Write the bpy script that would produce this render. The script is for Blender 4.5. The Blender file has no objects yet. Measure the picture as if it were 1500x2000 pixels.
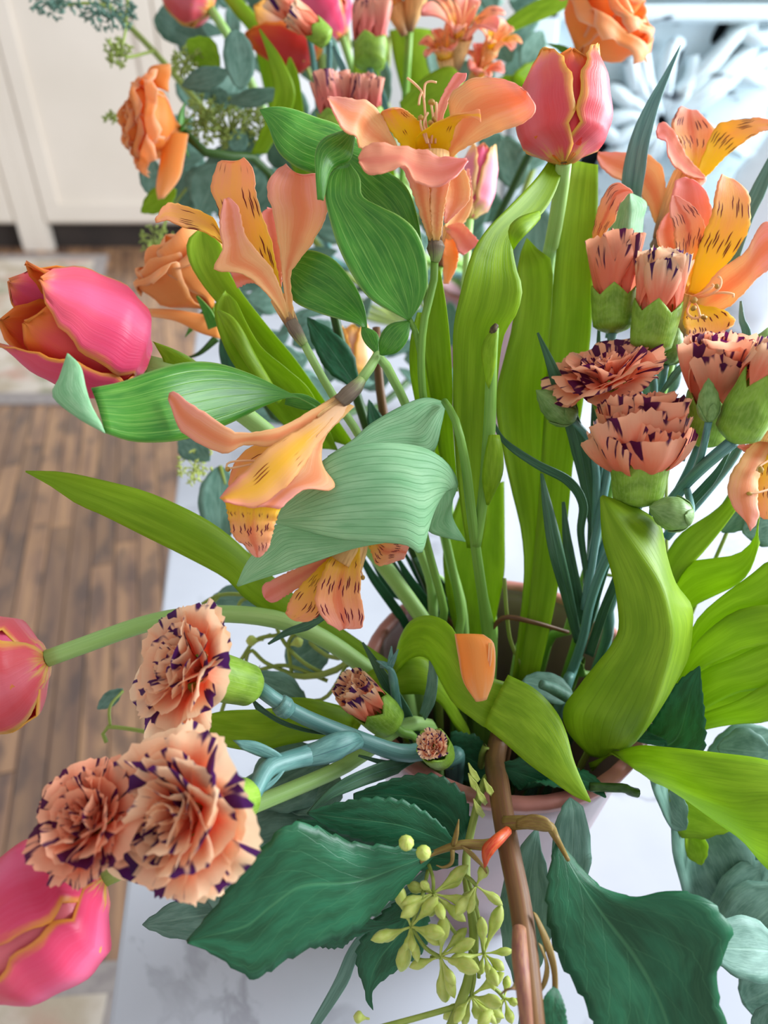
import bpy, bmesh, math, random
from mathutils import Vector, Matrix
random.seed(7)
sc = bpy.context.scene
# ---------------------------------------------------------------- camera, light, exposure
F = 1444.0                      # focal length in pixels of the 1500x2000 frame
PITCH = math.radians(37.0)
TABLE_Z = 0.74
CAM = Vector((0, 0, TABLE_Z + 0.504))
FWD = Vector((0, math.cos(PITCH), -math.sin(PITCH)))
UP = Vector((0, math.sin(PITCH), math.cos(PITCH)))
RIGHT = Vector((1, 0, 0))
cd = bpy.data.cameras.new('camera'); cam = bpy.data.objects.new('camera', cd)
sc.collection.objects.link(cam)
cd.sensor_fit = 'VERTICAL'; cd.sensor_height = 36.0; cd.lens = 36.0 * F / 2000.0
cd.clip_start = 0.01; cd.clip_end = 60
cam.location = CAM
cam.rotation_euler = (math.pi / 2 - PITCH, 0, 0)
cd.dof.use_dof = True; cd.dof.focus_distance = 0.315; cd.dof.aperture_fstop = 6.5
sc.camera = cam

w = bpy.data.worlds.new('world'); sc.world = w; w.use_nodes = True
bg = w.node_tree.nodes['Background']
bg.inputs[0].default_value = (0.97, 0.975, 1.0, 1); bg.inputs[1].default_value = 0.55

def area(name, loc, target, sx, sy, power, col):
    l = bpy.data.lights.new(name, 'AREA'); l.shape = 'RECTANGLE'; l.size = sx; l.size_y = sy
    l.energy = power; l.color = col
    o = bpy.data.objects.new(name, l); sc.collection.objects.link(o); o.location = loc
    o.rotation_euler = (Vector(target) - Vector(loc)).to_track_quat('-Z', 'Y').to_euler()
    return o
# the daylight window on the right of the room, where the blue light on marble, panel and jug comes from
area('window_right_offscreen', (2.1, 1.0, 1.75), (-2.0, 0.85, 1.2), 1.7, 1.6, 170, (0.84, 0.92, 1.0))

vs = sc.view_settings
vs.view_transform = 'Standard'; vs.look = 'None'; vs.gamma = 1.0; vs.use_curve_mapping = False
vs.exposure = 0.42

# ---------------------------------------------------------------- helpers
COL = sc.collection.objects
def P(x, y, d):                     # a pixel of the photograph at d centimetres depth
    d = d / 100.0
    return CAM + d * (FWD + RIGHT * ((x - 750) / F) - UP * ((y - 1000) / F))
def ray(x, y): return (FWD + RIGHT * ((x - 750) / F) - UP * ((y - 1000) / F))
def PZ(x, y, z): r = ray(x, y); return CAM + r * ((z - CAM.z) / r.z)
def PY(x, y, Y): r = ray(x, y); return CAM + r * (Y / r.y)
def hexc(h, a=1.0):
    h = h.lstrip('#'); v = [int(h[i:i + 2], 16) / 255 for i in (0, 2, 4)]
    return tuple([c / 12.92 if c <= .04045 else ((c + .055) / 1.055) ** 2.4 for c in v] + [a])
BASE = {}
def base_of(o): return BASE.get(o.name, Vector((0, 0, 0))) if o else Vector((0, 0, 0))
def thing(name, label, cat, loc, group=None):
    o = bpy.data.objects.new(name, None); COL.link(o); o.location = loc; o.empty_display_size = .02
    o['label'] = label; o['category'] = cat
    if group: o['group'] = group
    BASE[o.name] = Vector(loc)
    return o
POT_XY = Vector((0.0635, 0.259)); POT_RIM = TABLE_Z + .20
def over_rim(p, e=0.0):             # leaves and stems lie over the pot's lip instead of passing through its wall
    r = (p.xy - POT_XY).length
    if r < .0585 or r > .15: return p
    if r < .066: z = POT_RIM - .022 + .029 * (r - .0585) / .0075
    elif r < .083: z = POT_RIM + .007
    else: z = POT_RIM + .007 - (r - .083) * 2.2
    return Vector((p.x, p.y, max(p.z, z + e)))
def mk(name, verts, faces, mat, parent=None, uv=None, thick=0, smooth=True, label=None, off=0):
    b = base_of(parent)
    if parent and name not in ('pot_body', 'rim') and (b.xy - POT_XY).length < .03: verts = [over_rim(Vector(v)) for v in verts]
    if parent and len(verts) and (Vector(verts[0]) - CAM).length > .44: occupy(verts)
    me = bpy.data.meshes.new(name)
    me.from_pydata([tuple(Vector(v) - b) for v in verts], [], faces)
    if uv:
        l = me.uv_layers.new(name='UVMap')
        for p in me.polygons:
            for li in p.loop_indices: l.data[li].uv = uv[me.loops[li].vertex_index]
    if smooth: me.polygons.foreach_set('use_smooth', [True] * len(me.polygons))
    if mat: me.materials.append(mat)
    o = bpy.data.objects.new(name, me); COL.link(o)
    if parent: o.parent = parent; BASE[o.name] = b
    if thick:
        m = o.modifiers.new('thickness', 'SOLIDIFY'); m.thickness = thick; m.offset = off
    if label: o['label'] = label
    return o
OCC = set()
def cell(p): return (int(p.x // .007), int(p.y // .007), int(p.z // .007))
def occupy(pts):
    for p in pts: OCC.add(cell(p))
def free(pts): return not any((a + i, b + j, c + k) in OCC for a, b, c in {cell(p) for p in pts} for i in (-1, 0, 1) for j in (-1, 0, 1) for k in (-1, 0, 1))
def struct(o): o['kind'] = 'structure'; return o
def tag(o, label, cat, group=None):
    o['label'] = label; o['category'] = cat
    if group: o['group'] = group
    return o
def box_data(c, s, rz=0):
    R = Matrix.Rotation(rz, 3, 'Z'); v = []
    for x in (-.5, .5):
        for y in (-.5, .5):
            for z in (-.5, .5): v.append(Vector(c) + R @ Vector((x * s[0], y * s[1], z * s[2])))
    return v, [(0, 1, 3, 2), (4, 6, 7, 5), (0, 4, 5, 1), (2, 3, 7, 6), (0, 2, 6, 4), (1, 5, 7, 3)]
def box(name, c, s, mat, parent=None, rz=0, bevel=0):
    v, f = box_data(c, s, rz); o = mk(name, v, f, mat, parent, smooth=False)
    if bevel:
        m = o.modifiers.new('bevel', 'BEVEL'); m.width = bevel; m.segments = 3
    return o
def W(p): return p if isinstance(p, Vector) else P(*p[:3])
def crs(pts, n):                    # Catmull-Rom through pts, n+1 samples by chord length
    pts = [Vector(p) for p in pts]
    if len(pts) == 2: return [pts[0].lerp(pts[1], i / n) for i in range(n + 1)]
    ext = [pts[0] * 2 - pts[1]] + pts + [pts[-1] * 2 - pts[-2]]
    dense = []
    K = 14
    for i in range(1, len(ext) - 2):
        a, b, c, d = ext[i - 1], ext[i], ext[i + 1], ext[i + 2]
        for k in range(K):
            t = k / K
            dense.append(.5 * ((2 * b) + (c - a) * t + (2 * a - 5 * b + 4 * c - d) * t * t + (3 * b - a - 3 * c + d) * t ** 3))
    dense.append(ext[-2])
    L = [0]
    for i in range(1, len(dense)): L.append(L[-1] + (dense[i] - dense[i - 1]).length)
    out = []; j = 0
    for i in range(n + 1):
        s = L[-1] * i / n
        while j < len(L) - 2 and L[j + 1] < s: j += 1
        seg = L[j + 1] - L[j]
        out.append(dense[j].lerp(dense[j + 1], (s - L[j]) / seg if seg > 1e-9 else 0))
    return out
def scal(vals, n):                  # linear resample of scalars
    out = []
    for i in range(n + 1):
        t = i / n * (len(vals) - 1); j = min(int(t), len(vals) - 2)
        out.append(vals[j] + (vals[j + 1] - vals[j]) * (t - j))
    return out
def prof(tab, u):
    for (a, x), (b, y) in zip(tab, tab[1:]):
        if u <= b:
            t = (u - a) / (b - a); t = t * t * (3 - 2 * t); return x + (y - x) * t
    return tab[-1][1]
def grid_faces(n, m):
    return [(i * (m + 1) + j, i * (m + 1) + j + 1, (i + 1) * (m + 1) + j + 1, (i + 1) * (m + 1) + j) for i in range(n) for j in range(m)]
def dd(pts, d):                     # give 2-D points the depths d (resampled)
    if len(pts[0]) == 3: return pts
    ds = scal(d, len(pts) - 1) if isinstance(d, (list, tuple)) else [d] * len(pts)
    return [(x, y, z) for (x, y), z in zip(pts, ds)]
def leaf(parent, L, R, mat, d=None, dr=None, M=None, dm=None, cup=.12, n=28, m=10, wave=0, wk=5, serr=0, sk=14, thick=.0005, name='leaf', label=None, fold=0, bow=0, mat2=None, enoise=0):
    """a blade between its two edges (each a list of pixels), optionally with a midrib line M"""
    if dr is None: dr = d
    Lw = crs([W(p) for p in dd(L, d)], n); Rw = crs([W(p) for p in dd(R, dr)], n)
    Mw = crs([W(p) for p in dd(M, dm or d)], n) if M else None
    verts = []; uv = []; pn = None
    rng = random.Random(len(L) * 131 + int(L[0][0] if not isinstance(L[0], Vector) else 3) + int(abs(L[-1][1]) * 7))
    for i in range(n + 1):
        a, b = Lw[i].copy(), Rw[i].copy()
        i0, i1 = max(i - 1, 0), min(i + 1, n)
        tan = (Lw[i1] + Rw[i1]) - (Lw[i0] + Rw[i0])
        side = b - a; wd = side.length
        nn = side.cross(tan)
        if nn.length > 1e-12: nn.normalize()
        else: nn = pn or -FWD
        if pn is None:
            if nn.dot(CAM - a) < 0: nn = -nn
        elif nn.dot(pn) < 0: nn = -nn
        pn = nn if pn is None else (pn * .5 + nn * .5).normalized()
        sd = side.normalized() if wd > 1e-9 else Vector((0, 0, 0))
        if serr:
            s = ((i / n * sk) % 1.0) * serr * min(1, wd / .02)
            a -= sd * s; b += sd * s
        if enoise and 2 < i:
            a -= sd * rng.uniform(0, enoise); b += sd * rng.uniform(0, enoise)
        for j in range(m + 1):
            v = j / m
            if Mw:
                c = Mw[i]
                p = a.lerp(c, v * 2) if v < .5 else c.lerp(b, v * 2 - 1)
                q = 1 - abs(abs(2 * v - 1) * 2 - 1) ** 2
                p = p + pn * (cup * wd * .5 * q)
            else:
                p = a.lerp(b, v)
                p = p + pn * (cup * wd * (1 - (2 * v - 1) ** 2) - fold * wd * (1 - abs(2 * v - 1)))
            if wave: p = p + pn * (wave * wd * (2 * v - 1) ** 2 * math.sin(i / n * wk * 6.28 + (v > .5) * 1.7))
            if bow: p = p + pn * bow * math.sin(math.pi * i / n)
            verts.append(p); uv.append((i / n, v))
    o = mk(name, verts, grid_faces(n, m), mat, parent, uv, thick, label=label)
    if mat2:
        o.data.materials.append(mat2)
        for k, p in enumerate(o.data.polygons): p.material_index = int(k % m >= m // 2)
    return o
OV = [(0, .04), (.12, .5), (.35, .95), (.5, 1), (.75, .72), (.92, .3), (1, .02)]
ROUND = [(0, .06), (.1, .55), (.3, .92), (.5, 1), (.75, .85), (.92, .5), (1, .04)]
BLADE = [(0, .5), (.2, .9), (.5, 1), (.8, .6), (1, .02)]
def ovate(parent, base, tip, wpx, mat, roll=0, shape=OV, bend=.08, cup=-.1, n=16, m=6, name='leaf', thick=.0004, serr=0, label=None, try_free=False):
    A, B = W(base), W(tip); ax = B - A; ln = ax.length; ax.normalize()
    view = (CAM - A).normalized(); s = ax.cross(view).normalized(); nm = s.cross(ax).normalized()
    dep = (A - CAM).dot(FWD); hw = wpx * dep / F / 2
    s = Matrix.Rotation(math.radians(roll), 3, ax) @ s; nm = Matrix.Rotation(math.radians(roll), 3, ax) @ nm
    verts = []; uv = []
    for i in range(n + 1):
        u = i / n; ww = hw * prof(shape, u); c = A + ax * (ln * u) + nm * (bend * ln * math.sin(math.pi * u))
        if serr: ww *= 1 + serr * ((u * 9) % 1)
        for j in range(m + 1):
            v = j / m; t = 2 * v - 1
            verts.append(c + s * (ww * t) + nm * (cup * ww * (1 - t * t))); uv.append((u, v))
    if try_free and not free(verts): return None
    return mk(name, verts, grid_faces(n, m), mat, parent, uv, thick, label=label)
def tube_mesh(pts, rad, seg=10, n=None, flat=1.0):
    n = n or max(8, 5 * (len(pts) - 1))
    c = crs(pts, n); r = scal(rad, n)
    verts = []; uv = []; t0 = (c[1] - c[0]).normalized()
    ref = t0.orthogonal().normalized()
    for i in range(n + 1):
        t = (c[min(i + 1, n)] - c[max(i - 1, 0)]).normalized()
        ref = (ref - t * ref.dot(t)).normalized(); b = t.cross(ref)
        for j in range(seg):
            a = 2 * math.pi * j / seg
            verts.append(c[i] + (ref * math.cos(a) + b * math.sin(a) * flat) * r[i]); uv.append((i / n, j / seg))
    f = [(i * seg + j, i * seg + (j + 1) % seg, (i + 1) * seg + (j + 1) % seg, (i + 1) * seg + j) for i in range(n) for j in range(seg)]
    f.append(tuple(range(seg))[::-1]); f.append(tuple(n * seg + j for j in range(seg)))
    return verts, f, uv
def tube(parent, pts, mat, name='stem', seg=10, n=None, label=None, flat=1.0):
    """pts: (x, y, depth_cm, radius_px) or (Vector, radius_m)"""
    c = []; r = []
    for p in pts:
        if isinstance(p[0], Vector): c.append(p[0]); r.append(p[1])
        else: c.append(P(*p[:3])); r.append(p[3] * p[2] / 100 / F)
    if parent and (base_of(parent).xy - POT_XY).length < .03:
        n = n or max(8, 5 * (len(c) - 1)); q = crs(c, n); r = scal(r, n)
        c2_ = [over_rim(p, k) for p, k in zip(q, r)]
        if any((a - b).length > 1e-5 for a, b in zip(q, c2_)):     # ease the lifted stretch into the rest
            for _ in range(3): c2_ = [c2_[0]] + [over_rim((c2_[i - 1] + c2_[i] * 2 + c2_[i + 1]) / 4, r[i]) for i in range(1, n)] + [c2_[-1]]
        c = c2_
    v, f, uv = tube_mesh(c, r, seg, n, flat)
    occupy(crs(c, 90))
    return mk(name, v, f, mat, parent, uv, label=label)
# the pot the front flowers stand in, and the one behind
VC = Vector((0.0635, 0.259, TABLE_Z)); V_H = 0.20; V_R = 0.075; V_B = 0.045
V2 = Vector((0.13, 0.85, TABLE_Z)); V2_H = 0.20
SLOTS = {w: [(.058 * math.sqrt((i + .5) / 44) * math.cos(i * 2.39996), .058 * math.sqrt((i + .5) / 44) * math.sin(i * 2.39996)) for i in range(44)] for w in (1, 2)}
def to_vase(last, which=1, rm=.0035):
    """each stem takes the free place at the pot mouth nearest to where it comes from"""
    c, h = (VC, V_H) if which == 1 else (V2, V2_H)
    v = Vector((last.x - c.x, last.y - c.y)); v = v.normalized() * min(v.length, .058) if v.length > 1e-6 else v
    sl = min(SLOTS[which], key=lambda q: (q[0] - v.x) ** 2 + (q[1] - v.y) ** 2); SLOTS[which].remove(sl)
    p = Vector((sl[0], sl[1], 0)); rm = min(rm, .0042)
    return [(c + p + Vector((0, 0, h + .004)), rm), (c + p * .75 + Vector((0, 0, .08)), rm * .9), (c + p * .5 + Vector((0, 0, .011)), rm * .8)]
def root_in(which=1):
    c = VC if which == 1 else V2
    return c + Vector((random.uniform(-.01, .01), random.uniform(-.01, .01), .009))
def stem(parent, pts, mat, which=1, **k):
    last = pts[-1]
    lw = last[0] if isinstance(last[0], Vector) else P(*last[:3])
    lr = last[1] if isinstance(last[0], Vector) else last[3] * last[2] / 100 / F
    return tube(parent, list(pts) + to_vase(lw, which, lr), mat, **k)

# ---------------------------------------------------------------- materials
def nd(nt, t, ins=None, **pr):
    n = nt.nodes.new(t)
    for k, v in pr.items(): setattr(n, k, v)
    for k, v in (ins or {}).items():
        if isinstance(v, bpy.types.NodeSocket): nt.links.new(v, n.inputs[k])
        else: n.inputs[k].default_value = v
    return n
def math_(nt, op, a, b=0.0, clamp=False): return nd(nt, 'ShaderNodeMath', {0: a, 1: b}, operation=op, use_clamp=clamp).outputs[0]
def mix_(nt, f, a, b): return nd(nt, 'ShaderNodeMix', {0: f, 6: a, 7: b}, data_type='RGBA').outputs[2]
def step(nt, v, a, b): return nd(nt, 'ShaderNodeMapRange', {0: v, 1: a, 2: b, 3: 0.0, 4: 1.0}, interpolation_type='SMOOTHSTEP').outputs[0]
def noise(nt, vec, scale, detail=2.0, dim='3D'):
    n = nd(nt, 'ShaderNodeTexNoise', {'Scale': scale, 'Detail': detail}, noise_dimensions=dim)
    if vec is not None: nt.links.new(vec, n.inputs['Vector'])
    return n.outputs[0]
def new_mat(name):
    m = bpy.data.materials.new(name); m.use_nodes = True; m.node_tree.nodes.clear(); return m, m.node_tree
def uvs(nt):
    u = nd(nt, 'ShaderNodeUVMap'); s = nd(nt, 'ShaderNodeSeparateXYZ', {0: u.outputs[0]})
    return u.outputs[0], s.outputs[0], s.outputs[1]
def comb(nt, x, y, z=0.0): return nd(nt, 'ShaderNodeCombineXYZ', {0: x, 1: y, 2: z}).outputs[0]
def finish(nt, col, rough=.45, spec=.5, transl=0, tcol=None, bump=None, bs=.15, coat=0, metallic=0, bd=.0005):
    b = nd(nt, 'ShaderNodeBsdfPrincipled', {'Roughness': rough, 'Specular IOR Level': spec, 'Coat Weight': coat, 'Metallic': metallic})
    if isinstance(col, bpy.types.NodeSocket): nt.links.new(col, b.inputs['Base Color'])
    else: b.inputs['Base Color'].default_value = col
    if bump is not None:
        bn = nd(nt, 'ShaderNodeBump', {'Strength': bs, 'Distance': bd, 'Height': bump}); nt.links.new(bn.outputs[0], b.inputs['Normal'])
    sh = b.outputs[0]
    if transl:
        t = nd(nt, 'ShaderNodeBsdfTranslucent'); tc = tcol if tcol is not None else col
        if isinstance(tc, bpy.types.NodeSocket): nt.links.new(tc, t.inputs[0])
        else: t.inputs[0].default_value = tc
        sh = nd(nt, 'ShaderNodeMixShader', {0: transl, 1: sh, 2: t.outputs[0]}).outputs[0]
    o = nd(nt, 'ShaderNodeOutputMaterial'); nt.links.new(sh, o.inputs[0])
def leaf_mat(name, c1, c2, veins='par', k=9, vcol=None, vs_=.35, rough=.42, transl=.4, tcol=None, spec=.28, edge=None, bs=.25, fs=.35):
    m, nt = new_mat(name); uv, u, v = uvs(nt)
    oi = nd(nt, 'ShaderNodeObjectInfo').outputs['Random']
    n1 = noise(nt, comb(nt, math_(nt, 'MULTIPLY', u, 3.0), math_(nt, 'MULTIPLY', v, 4.0), math_(nt, 'MULTIPLY', oi, 20.0)), 1.6, 4)
    c = mix_(nt, step(nt, n1, .3, .7), hexc(c1), hexc(c2))
    fine = noise(nt, comb(nt, math_(nt, 'MULTIPLY', u, 9.0), math_(nt, 'MULTIPLY', v, 60.0), math_(nt, 'MULTIPLY', oi, 9.0)), 1.0, 3)
    c = mix_(nt, math_(nt, 'MULTIPLY', step(nt, fine, .42, .7), fs), c, hexc(vcol or c2))
    d = math_(nt, 'ABSOLUTE', math_(nt, 'SUBTRACT', v, .5))
    if veins == 'par':
        s = math_(nt, 'ABSOLUTE', math_(nt, 'SINE', math_(nt, 'MULTIPLY', v, math.pi * k)))
        ln = math_(nt, 'SUBTRACT', 1.0, step(nt, s, .0, .28))
    elif veins == 'pin':
        w_ = math_(nt, 'SUBTRACT', math_(nt, 'MULTIPLY', u, float(k)), math_(nt, 'MULTIPLY', d, k * .9))
        s = math_(nt, 'ABSOLUTE', math_(nt, 'SINE', math_(nt, 'MULTIPLY', w_, math.pi)))
        lat = math_(nt, 'MULTIPLY', math_(nt, 'SUBTRACT', 1.0, step(nt, s, .0, .16)), .45)
        ln = math_(nt, 'MAXIMUM', lat, math_(nt, 'SUBTRACT', 1.0, step(nt, d, .004, .02)))
    else:
        ln = math_(nt, 'SUBTRACT', 1.0, step(nt, d, .004, .03))
    c = mix_(nt, math_(nt, 'MULTIPLY', ln, vs_), c, hexc(vcol or c2))
    if edge: c = mix_(nt, math_(nt, 'MULTIPLY', step(nt, d, .465, .495), .7), c, hexc(edge))
    b = math_(nt, 'ADD', math_(nt, 'MULTIPLY', ln, -.6), math_(nt, 'MULTIPLY', fine, .5))
    tc = mix_(nt, .55, c, hexc(tcol)) if tcol else c
    finish(nt, c, rough, spec, transl, tc, b, bs)
    return m
TUL = leaf_mat('tulip_leaf', '#84a81c', '#a2c230', 'par', 16, '#688c1a', .25, .42, .5, '#c0dc1e')
ALS = leaf_mat('alstroemeria_leaf', '#3d842a', '#57a034', 'par', 7, '#94c85c', .6, .36, .35, '#7cc820', .5, '#a8cc70')
ALSP = leaf_mat('alstroemeria_leaf_underside', '#98d09c', '#b2e0b0', 'par', 13, '#68a870', .6, .5, .3, '#b0d880', .3, None, .5)
ROSEL = leaf_mat('rose_leaf', '#164a2c', '#236846', 'pin', 7, '#4f8a5c', .4, .42, .12, '#3a7a30', .38, None, .4, .12)
EUC = leaf_mat('eucalyptus_leaf', '#557c6c', '#74998a', 'mid', 5, '#90b4a0', .4, .5, .2, '#6fa080', .3)
CARL = leaf_mat('carnation_leaf', '#34583e', '#4a7450', 'mid', 5, '#6c9a8c', .5, .45, .12, '#4f8a60', .35)
CALB = leaf_mat('carnation_stem', '#50807a', '#70a098', 'mid', 5, '#3c6064', .8, .4, .05, None, .4)
GRN = leaf_mat('green_stem', '#6f9c3c', '#88b450', 'mid', 5, '#9cc470', .3, .4, .2, '#a0cc30')
GRNP = leaf_mat('pale_green_stem', '#9cc46c', '#b0d484', 'mid', 5, '#8cb468', .3, .42, .2, '#b8dc60')
GRND = leaf_mat('dark_green_stem', '#26401a', '#3a5a22', 'mid', 5, '#56783a', .3, .4, .1)
CALX = leaf_mat('calyx_green', '#769c30', '#98c044', 'par', 26, '#b0d068', .3, .38, .25, '#b0dc30')
BUDG = leaf_mat('bud_green', '#6a8c48', '#86a860', 'par', 18, '#a4c080', .3, .4, .2, '#98c040')
SEEDM = leaf_mat('seed_green', '#b4c85c', '#ccd87c', 'mid', 5, '#d8c060', .2, .42, .15, '#d0e060')
TWIG = leaf_mat('twig_green', '#7f9440', '#98a850', 'mid', 5, '#b0b860', .3, .45, .1)
BARK = leaf_mat('rose_bark', '#5c4028', '#7c5a34', 'mid', 5, '#6a3438', .5, .4, .03)
BARKR = leaf_mat('rose_bark_red', '#7c4a48', '#9c6c50', 'mid', 5, '#b08c58', .5, .4, .05)
BRACT = leaf_mat('rose_stipule', '#8a7438', '#a08c48', 'par', 5, '#8c4a4c', .6, .45, .25)
THORN = leaf_mat('thorn_red', '#b0301c', '#c8502c', 'mid', 5, '#d08040', .3, .35, .05)
DRY = leaf_mat('dry_stub', '#6a5a38', '#3a3020', 'mid', 5, '#1c1810', .5, .6, .05)

def petal_mat(name, base, tip, mid, edge=None, edgew=(.30, .5), low=None, lowr=(.0, .3), streak=None, transl=.35, rough=.5, vein=.15, tipr=(.45, 1.0), midw=.25, tstreak=None):
    """petal colours: base along the length, tip colour, a mid stripe, an edge colour, a lower patch and dark dashes"""
    m, nt = new_mat(name); uv, u, v = uvs(nt)
    oi = nd(nt, 'ShaderNodeObjectInfo').outputs['Random']; oz = math_(nt, 'MULTIPLY', oi, 37.0)
    d = math_(nt, 'ABSOLUTE', math_(nt, 'SUBTRACT', v, .5))
    n1 = noise(nt, comb(nt, math_(nt, 'MULTIPLY', u, 2.0), math_(nt, 'MULTIPLY', v, 9.0), oz), 1.5, 4)
    uj = math_(nt, 'ADD', u, math_(nt, 'MULTIPLY', math_(nt, 'SUBTRACT', n1, .5), .35))
    c = mix_(nt, step(nt, uj, *tipr), hexc(base), hexc(tip))
    if mid:
        mm = math_(nt, 'MULTIPLY', math_(nt, 'SUBTRACT', 1.0, step(nt, math_(nt, 'ADD', d, math_(nt, 'MULTIPLY', math_(nt, 'SUBTRACT', n1, .5), .2)), .02, midw)), .75)
        c = mix_(nt, mm, c, hexc(mid))
    if low: c = mix_(nt, math_(nt, 'SUBTRACT', 1.0, step(nt, uj, *lowr)), c, hexc(low))
    if edge:
        dj = math_(nt, 'ADD', d, math_(nt, 'MULTIPLY', math_(nt, 'SUBTRACT', n1, .5), .12))
        dj = math_(nt, 'MAXIMUM', dj, math_(nt, 'SUBTRACT', math_(nt, 'MULTIPLY', u, .52), .04))
        c = mix_(nt, step(nt, dj, *edgew), c, hexc(edge))
    fine = noise(nt, comb(nt, math_(nt, 'MULTIPLY', u, 3.0), math_(nt, 'MULTIPLY', v, 70.0), oz), 1.0, 3)
    c = mix_(nt, math_(nt, 'MULTIPLY', step(nt, fine, .42, .7), vein), c, hexc(mid or tip))
    if streak:
        col, sx, sy, thr, u0, u1 = streak
        vo = nd(nt, 'ShaderNodeTexVoronoi', {'Scale': 1.0, 'Vector': comb(nt, math_(nt, 'MULTIPLY', u, sx), math_(nt, 'ADD', math_(nt, 'MULTIPLY', v, sy), oz)), 'Randomness': .7}, voronoi_dimensions='2D')
        dot = math_(nt, 'SUBTRACT', 1.0, step(nt, vo.outputs['Distance'], .16, .26))
        sel = nd(nt, 'ShaderNodeSeparateColor', {0: vo.outputs['Color']}).outputs[0]
        dot = math_(nt, 'MULTIPLY', dot, math_(nt, 'GREATER_THAN', sel, thr))
        dot = math_(nt, 'MULTIPLY', dot, math_(nt, 'MULTIPLY', step(nt, u, u0, u0 + .08), math_(nt, 'SUBTRACT', 1.0, step(nt, u, u1 - .1, u1))))
        c = mix_(nt, dot, c, hexc(col))
    if tstreak:                     # flecks that start at the fringe of a carnation petal
        col, fr, thr, u0 = tstreak
        n2 = noise(nt, comb(nt, math_(nt, 'MULTIPLY', u, 1.1), math_(nt, 'ADD', math_(nt, 'MULTIPLY', v, fr), oz), oz), 1.0, 2)
        f = math_(nt, 'MULTIPLY', step(nt, math_(nt, 'ADD', n2, math_(nt, 'MULTIPLY', math_(nt, 'SUBTRACT', u, 1.0), .28)), thr, thr + .045), step(nt, u, u0, u0 + .15))
        c = mix_(nt, f, c, hexc(col))
    finish(nt, c, rough, .3, transl, c, fine, .3)
    return m
TP_PINK = petal_mat('tulip_pink', '#ea4a72', '#f06478', '#f4709a', '#f4a040', (.43, .5), '#e0cc50', (-.08, .07), transl=.25, rough=.34)
TP_CORAL = petal_mat('tulip_coral', '#e65a62', '#f07e70', '#f0808e', '#f6c050', (.39, .495), '#e4c050', (-.04, .13), transl=.28, rough=.34)
TP_RED = petal_mat('tulip_red', '#e23a30', '#f06a34', '#ec5058', '#f69434', (.38, .5), '#e8a844', (.0, .12), transl=.3, rough=.4)
TP_SOFT = petal_mat('tulip_soft_pink', '#f48ca0', '#f89ca8', '#fcb0c8', '#f8cc80', (.33, .48), '#e4d868', (.0, .3), transl=.3)
TP_PEACH = petal_mat('tulip_peach', '#fcc078', '#fcc8b0', '#fcd0c0', '#f8bc48', (.3, .48), '#f8cc38', (.0, .4), transl=.3)
AO = petal_mat('alstroemeria_outer', '#fccc90', '#fcb4a4', '#f2945c', None, low='#f4d07c', lowr=(-.1, .3), transl=.4, vein=.32, midw=.32)
AOP = petal_mat('alstroemeria_outer_pink', '#fcb490', '#fca8a0', '#f08c74', None, transl=.38, vein=.3, midw=.3)
AI = petal_mat('alstroemeria_inner', '#fccc50', '#fcb488', '#fcc068', None, low='#fcd818', lowr=(.15, .62), streak=('#7a1824', 3.6, 13.0, .5, .25, .95), transl=.38, vein=.25)
AIR = petal_mat('alstroemeria_inner_red', '#fcb878', '#fcb4a0', '#ec7850', None, low='#fcd428', lowr=(.05, .5), streak=('#7a1430', 3.4, 13.0, .45, .15, .92), transl=.36, vein=.3, midw=.16)
AY = petal_mat('alstroemeria_yellow', '#fcc840', '#fcb484', '#fcd028', None, low='#fcd808', lowr=(.3, .85), streak=('#a04018', 3.6, 12.0, .8, .4, .9), transl=.38)
AYP = petal_mat('alstroemeria_yellow_patch', '#fcc480', '#fca898', '#fcc810', None, low='#fcd4a8', lowr=(.1, .42), streak=('#a04018', 3.6, 14.0, .75, .45, .9), transl=.38, vein=.2, midw=.42, tipr=(.7, 1.0))
ATUBE = petal_mat('alstroemeria_tube', '#fcd08c', '#8a6450', '#c89458', None, transl=.3, vein=.7, tipr=(.4, 1.0))
AOV = petal_mat('alstroemeria_ovary', '#80705c', '#9cb468', '#5c4c48', None, transl=.1, vein=.4)
STA = petal_mat('stamen', '#f8c494', '#fcd4a4', None, transl=.3)
ANT = petal_mat('anther', '#c09848', '#98702c', None, transl=.05)
CP = petal_mat('carnation_petal', '#fc8e6c', '#fdba96', None, None, tstreak=('#571545', 8.0, .515, .5), transl=.45, vein=.08)
CPB = petal_mat('carnation_petal_pale', '#fc9472', '#fdd6b0', None, None, tstreak=('#4c1c5c', 6.0, .53, .5), transl=.45, vein=.08)
CPR = petal_mat('carnation_petal_deep', '#e07068', '#f0a890', None, None, tstreak=('#5a1840', 10.0, .52, .4), transl=.25)
RP = petal_mat('rose_petal', '#fca850', '#fcc084', '#fcb05c', '#fcc8a0', (.44, .5), low='#fcac50', lowr=(.0, .3), transl=.5, vein=.1)
RPD = petal_mat('rose_petal_soft', '#fcb468', '#fcc890', '#fcb870', '#fccc9c', (.44, .5), low='#fcb45c', lowr=(.0, .3), transl=.5, vein=.1)

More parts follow.
